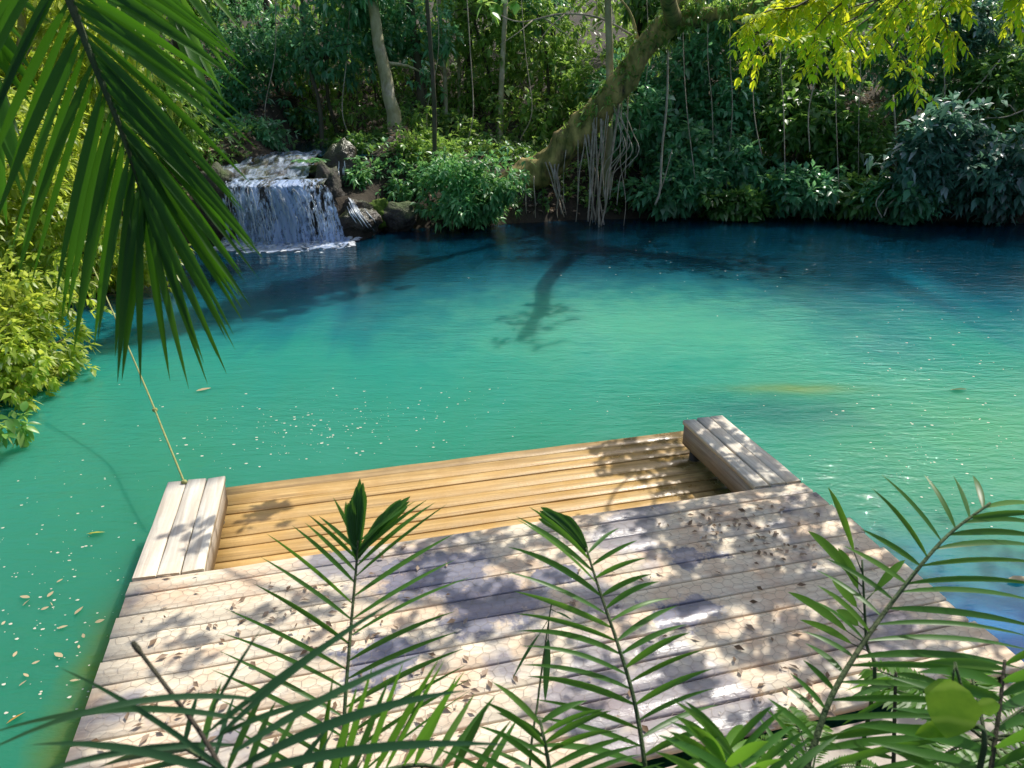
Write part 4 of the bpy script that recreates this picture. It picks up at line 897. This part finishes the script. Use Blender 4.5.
frond('understorey_palm', 'palm with evenly arching leaflets in the middle foreground', [(652, 860, 1.5), (645, 768, 1.55), (634, 700, 1.6), (618, 645, 1.66), (601, 595, 1.72), (586, 548, 1.78)],
      [(0, 520, 840), (.2, 522, 750), (.3, 529, 706), (.39, 526, 680), (.49, 519, 652), (.58, 521, 628), (.65, 512, 600), (.78, 509, 553), (.88, 516, 520), (1, 532, 506)],
      [(0, 745, 800), (.15, 735, 760), (.26, 728, 716), (.33, 720, 689), (.41, 711, 669), (.47, 699, 646), (.56, 687, 626), (.65, 676, 603), (.74, 664, 591), (.83, 648, 568), (.9, 645, 548), (.97, 626, 530), (1, 610, 528)],
      16, .0135, M['palm_mid'], NU, (0, 0, .07), jit=3, extra=[((586, 552, 1.78), (534, 506, 1.82), .05, (.02, 0, .08)), ((586, 550, 1.78), (556, 510, 1.82), .04, (.03, 0, .05))])
frond('understorey_palm', 'palm reaching to the right over the deck corner and the water', [(770, 850, 1.35), (806, 768, 1.4), (830, 700, 1.45), (862, 645, 1.52), (900, 592, 1.6), (945, 538, 1.68), (990, 503, 1.75)],
      [(0, 740, 780), (.15, 752, 715), (.24, 768, 698), (.33, 788, 673), (.42, 806, 645), (.47, 811, 628), (.58, 815, 573), (.65, 825, 560), (.75, 866, 523), (.83, 878, 472), (.9, 936, 476), (.97, 964, 480), (1, 985, 470)],
      [(0, 930, 790), (.15, 955, 745), (.28, 968, 730), (.4, 1015, 690), (.5, 1030, 660), (.62, 1045, 625), (.75, 1050, 575), (.88, 1045, 530), (1, 1040, 500)],
      20, .0145, M['palm_mid'], NU, (0, 0, .05), jit=4, r=(.008, .003))
frond('understorey_palm', 'low palm with upright leaflets at the bottom left of centre', [(300, 850, 1.25), (345, 790, 1.25), (420, 765, 1.3), (490, 790, 1.3)],
      [(0, 330, 690), (.3, 372, 672), (.5, 436, 653), (.7, 470, 690), (.85, 500, 706), (1, 520, 728)], [(0, 350, 900), (1, 540, 860)], 15, .014, M['palm_mid'], (.3, -.7, .6), (0, 0, .02), jit=6)
frond('understorey_palm', 'bright broad-leafed palm tips at the bottom edge right of centre', [(730, 900, 1.2), (735, 830, 1.2), (728, 780, 1.25), (722, 750, 1.3)],
      [(0, 620, 860), (.3, 640, 800), (.6, 655, 738), (1, 690, 712)], [(0, 850, 860), (.3, 820, 800), (.6, 790, 765), (1, 745, 722)], 11, .018, M['palm_light'], NU, (0, 0, .08), jit=6)
frond('understorey_palm', 'palm with pale stiff leaflets in the bottom right corner', [(960, 900, 1.25), (985, 800, 1.3), (998, 720, 1.35), (1005, 660, 1.4)],
      [(0, 850, 830), (.3, 860, 760), (.6, 890, 715), (1, 930, 650)], [(0, 1100, 830), (.5, 1090, 720), (1, 1060, 640)], 11, .02, M['palm_mid'], NU, (0, 0, .05), jit=7, stem=M['stem_dark'])
frond('understorey_palm', 'thin dark-stemmed seedling palm at the lower right edge', [(890, 900, 1.5), (893, 790, 1.55), (895, 700, 1.6), (896, 672, 1.62)],
      [(0, 800, 820), (.5, 835, 742), (1, 850, 690)], [(0, 990, 800), (.5, 960, 735), (1, 945, 690)], 8, .012, M['palm_mid'], NU, (0, 0, .05), jit=6, stem=M['stem_dark'], r=(.006, .003))
frond('understorey_palm', 'thin-leaved palm filling the bottom edge between the two middle palms', [(560, 900, 1.3), (556, 820, 1.3), (548, 760, 1.35), (540, 720, 1.4)],
      [(0, 430, 800), (.3, 440, 765), (.6, 470, 735), (1, 500, 690)], [(0, 680, 810), (.3, 660, 770), (.6, 630, 735), (1, 585, 690)], 11, .012, M['palm_mid'], NU, (0, 0, .07), jit=7)
frond('understorey_palm', 'lush low palm overlapping the bottom edge right of the middle palm', [(800, 920, 1.2), (780, 850, 1.22), (752, 790, 1.25), (728, 745, 1.3)],
      [(0, 640, 850), (.3, 648, 790), (.6, 660, 745), (1, 680, 700)], [(0, 900, 850), (.3, 868, 790), (.6, 830, 745), (1, 770, 705)], 12, .015, M['palm_mid'], NU, (0, 0, .08), jit=7)
frond('understorey_palm', 'fine palm fan leaning left across the bottom left corner of the deck', [(330, 920, 1.1), (290, 840, 1.12), (235, 780, 1.15), (180, 745, 1.2)],
      [(0, 170, 900), (.4, 120, 830), (1, 95, 770)], [(0, 400, 800), (.3, 360, 740), (.6, 290, 690), (1, 190, 690)], 11, .011, M['palm_grey'], NU, (0, 0, .06), jit=7)
# blurred frond nearest the lens
near_r = [(262, 880, .85), (235, 800, .86), (205, 740, .9), (165, 685, .95), (133, 643, 1.0)]
Q = spline([ray(*p) for p in near_r], 30); g0 = hz(Q[0][0], Q[0][1]-.1); foot = np.array([Q[0][0], Q[0][1]-.1, min(g0, Q[0][2]-.1)-.05]); pts = np.concatenate([spline([foot, Q[0]], 6)[:-1], Q])
nf_ = empty('near_palm_frond', 'soft-focus palm frond with a dark stalk nearest the lens at bottom left', 'palm', pts[0])
st = MB(); st.addm(*tube(pts-pts[0], np.concatenate([np.linspace(.0034, .0026, len(pts)-2), [.0045, .0035]]), 7)); st.build('stem', M['stem_dark'], nf_, True)
lf = MB()
for (a, b_, w_, sg) in [((245, 720, .95), (-15, 735, .85), .017, .10), ((262, 700, .95), (-30, 760, .8), .016, .12), ((235, 745, .93), (-10, 790, .8), .017, .08), ((210, 715, .98), (262, 628, 1.0), .012, .03), ((220, 725, .93), (380, 612, 1.), .016, .04),
                        ((215, 740, .92), (400, 598, .98), .02, .05), ((230, 755, .9), (420, 655, .95), .022, .04), ((220, 735, .93), (352, 695, .96), .016, .06), ((235, 770, .9), (470, 690, .92), .026, .07), ((240, 775, .88), (510, 745, .9), .024, .06), ((250, 790, .86), (60, 668, .9), .014, .06),
                        ((205, 735, .95), (310, 660, 1.), .014, .04), ((245, 785, .88), (30, 745, .8), .02, .1), ((255, 800, .86), (430, 770, .86), .03, .05)]:
    blade(lf, ray(*a)-pts[0], ray(*b_)-pts[0], w_*.5, norm(np.array([rng.normal(0, .2), -.6, .8])), np.array([0, 0, sg]), .2, 12)
lf.build('leaflets', M['palm_grey'], nf_, True)
def veined():
    g = nt('veined_leaf'); P = g.n('NewGeometry').outputs['Position']; wv = g.n('TexWave', Scale=9.0, Distortion=.6, Detail=1.0, bands_direction='Z'); g.l(P, wv.inputs['Vector']); n = g.noise(P, 22, 4)
    col = g.mix(g.ramp(wv.outputs['Fac'], [(.82, 0), (1., .7)]), g.mix(g.ramp(n, [(.35, 0), (.7, 1)]), (.12, .3, .012), (.3, .5, .03)), (.42, .6, .08))
    p = g.p(Base_Color=col, Roughness=.4, Normal=g.bump(wv.outputs['Fac'], .3, .004)); t = g.n('BsdfTranslucent'); g.l(g.mix(.4, col, (.6, .95, .05)), t.inputs[0]); m = g.n('MixShader'); m.inputs[0].default_value = .6
    g.l(p.outputs[0], m.inputs[1]); g.l(t.outputs[0], m.inputs[2]); g.l(m.outputs[0], g.out.inputs[0]); return g.m
# young light-green sapling over the deck edge
def sapling(name, label, base_px, tips, mat, cat='sapling', w=.03, Lr=.004):
    a = ray(*base_px[-1]); ptsl = [ray(*p) for p in base_px]; g0 = hz(ptsl[0][0], ptsl[0][1]); foot = np.array([ptsl[0][0], ptsl[0][1], min(g0, ptsl[0][2])-.03])
    t = empty(name, label, cat, foot); st = MB(); Q = spline([foot]+ptsl, 18); st.addm(*tube(Q-foot, np.linspace(Lr*1.6, Lr*.6, 18), 6)); lf = MB()
    for (x, y, d), (s, t_) in tips:
        src = Q[int(s*17)]; b = ray(x, y, d); m1 = src+(b-src)*.25; st.addm(*tube([src-foot, m1-foot], [Lr*.5, Lr*.35], 5)); blade(lf, m1-foot, b-foot, t_, norm(np.array([0, -.6, .75])), np.array([0, 0, .06]), .18, 11, ([0, .08, .4, .75, .93, 1], [.1, .5, 1, .75, .3, .02]))
    st.build('stem', M['stem'], t, True); lf.build('leaves', mat, t, True); return t
sapling('sapling', 'young sapling with thin light green leaves beside the right-reaching palm', [(868, 720, 1.9), (866, 640, 1.9), (862, 560, 1.92)],
        [((828, 487, 1.9), (.95, .02)), ((808, 531, 1.9), (.9, .03)), ((838, 548, 1.92), (.85, .03)), ((788, 592, 1.9), (.7, .026)), ((836, 610, 1.9), (.75, .03)), ((832, 580, 1.95), (.8, .028)), ((905, 560, 1.95), (.85, .022)), ((800, 620, 1.9), (.6, .02))], M['palm_light'])
sapling('broadleaf_seedling', 'seedling with one broad glowing yellow-green leaf at lower right', [(972, 800, 1.28), (968, 720, 1.28), (955, 662, 1.3)],
        [((946, 738, 1.25), (1., .098)), ((915, 735, 1.3), (.7, .03)), ((1000, 705, 1.3), (.75, .03))], veined(), 'seedling')
fern('fern', 'feathery light fern at the foot of the right-reaching palm', ray(812, 772, 1.95), 7, .2, M['palm_light'], .5)
fern('fern', 'pale feathery fern in the bottom right corner', ray(985, 740, 1.75), 9, .32, M['palm_light'], .5)
# thin upright twig with a hanging dark leaf
sapling('sapling', 'thin brown twig with a single hanging dark leaf left of the middle palm', [(528, 800, 1.9), (538, 700, 1.95), (546, 640, 2.0), (552, 600, 2.0)],
        [((545, 702, 1.98), (.9, .02)), ((512, 680, 1.98), (.92, .008)), ((572, 620, 2.), (.95, .006))], M['palm_grey'], Lr=.0028)

# ------------------------------------------------------------------ things floating on the water
def floater(px, py, L, ang, mat, label, group=None):
    p = at(px, py, .012); V, F = leaves(np.zeros((1, 3)), np.array([[math.cos(ang), math.sin(ang), .03]]), np.array([L]), np.array([L*.42]), .06, .03, 1); V[:, 2] = np.maximum(V[:, 2], -.004)
    o = mesh('floating_leaf', V, [F], M[mat]); o.location = p; return tag(o, label, 'leaf', group)
floater(86, 534, .15, .2, 'float_yellow', 'bright yellow leaf floating alone left of the deck')
floater(6, 724, .11, 1., 'float_orange', 'orange leaf floating at the bottom left edge')
floater(950, 390, .22, .1, 'float_leaf', 'pale leaf floating alone on the right side of the pool')
floater(196, 391, .18, .6, 'float_leaf', 'brown leaf floating beyond the palm tips on the left')
floater(1008, 582, .2, .3, 'float_leaf', 'dark-backed leaf floating at the right edge beyond the palm')
for px, py in ((52, 604), (30, 600), (76, 606), (58, 582), (80, 655), (86, 640), (63, 654), (18, 684), (30, 672), (25, 602), (40, 612), (5, 630), (70, 680), (48, 598), (12, 656), (55, 628), (92, 618), (34, 660)):
    floater(px+rng.normal(0, 3), py+rng.normal(0, 3), rng.uniform(.035, .1), rng.uniform(0, 3), 'float_leaf', 'small tan leaf drifting in the loose raft left of the deck', 'tan leaves drifting left of the deck')
V = []; F = []
def fleck(p, r):
    b = len(V); k = 5; a0 = rng.uniform(0, 6)
    for q in range(k): a = a0+q/k*6.28; V.append((p[0]+math.cos(a)*r*rng.uniform(.6, 1.4), p[1]+math.sin(a)*r*rng.uniform(.5, 1.1), .009))
    F.append(tuple(range(b, b+k)))
for cx, cy, sx, sy, nn, r0 in ((280, 430, 70, 16, 150, .02), (330, 418, 50, 12, 60, .018), (70, 560, 60, 60, 120, .016), (930, 330, 70, 60, 150, .02), (960, 440, 50, 40, 110, .018), (760, 260, 120, 25, 90, .022), (600, 420, 160, 20, 60, .012), (40, 640, 40, 50, 60, .018), (430, 410, 60, 20, 60, .015), (200, 520, 120, 60, 70, .012)):
    for q in range(nn):
        px, py = cx+rng.normal(0, sx), cy+rng.normal(0, sy)
        if py < 240 or px < -20 or px > 1060: continue
        p = at(px, py, 0.009); uvp = to_uv(p)
        if UL-.05 < uvp[0] < UR+.05 and uvp[1] < 6.6: continue
        fleck(p, r0*(.2+.7*rng.random()**2.2))
kind(mesh('floating_flecks', V, [F], M['fleck']), 'stuff')['label'] = 'scattered pale flecks of foam and pollen drifting on the pool'

# ------------------------------------------------------------------ light, sky, camera
w = bpy.data.worlds.new('World'); sc.world = w; w.use_nodes = True; t = w.node_tree; t.nodes.clear()
sky = t.nodes.new('ShaderNodeTexSky'); sky.sky_type = 'NISHITA'; sky.sun_disc = False; sky.dust_density = 2.5; sky.sun_elevation = EL; sky.sun_rotation = AZ
bg = t.nodes.new('ShaderNodeBackground'); bg.inputs[1].default_value = .15; ow = t.nodes.new('ShaderNodeOutputWorld')
t.links.new(sky.outputs[0], bg.inputs[0]); t.links.new(bg.outputs[0], ow.inputs[0])
sl = bpy.data.lights.new('sun', 'SUN'); sl.energy = 5.0; sl.angle = R(.4); sl.color = (1., .95, .86)
so = bpy.data.objects.new('sun', sl); COL.objects.link(so); so.rotation_euler = Vector(SUN).to_track_quat('Z', 'Y').to_euler(); so.location = (8, 12, 20)
cd = bpy.data.cameras.new('camera'); cam = bpy.data.objects.new('camera', cd); COL.objects.link(cam)
cam.location = (0, 0, H); cam.rotation_euler = (math.pi/2-PITCH, 0, 0); cd.sensor_width = 36; cd.lens = FPX/1024*36; cd.clip_start = .05; cd.clip_end = 400
cd.dof.use_dof = True; cd.dof.focus_distance = 6.0; cd.dof.aperture_fstop = cd.lens/1000/.0035
sc.camera = cam
sc.view_settings.view_transform = 'Standard'; sc.view_settings.look = 'None'; sc.view_settings.exposure = 0
cy = sc.cycles; cy.use_denoising = True; cy.max_bounces = 8; cy.diffuse_bounces = 3; cy.glossy_bounces = 3; cy.transparent_max_bounces = 12; cy.transmission_bounces = 4
cy.caustics_reflective = False; cy.caustics_refractive = False; cy.sample_clamp_indirect = 8
try: cy.denoiser = 'OPENIMAGEDENOISE'
except Exception: pass
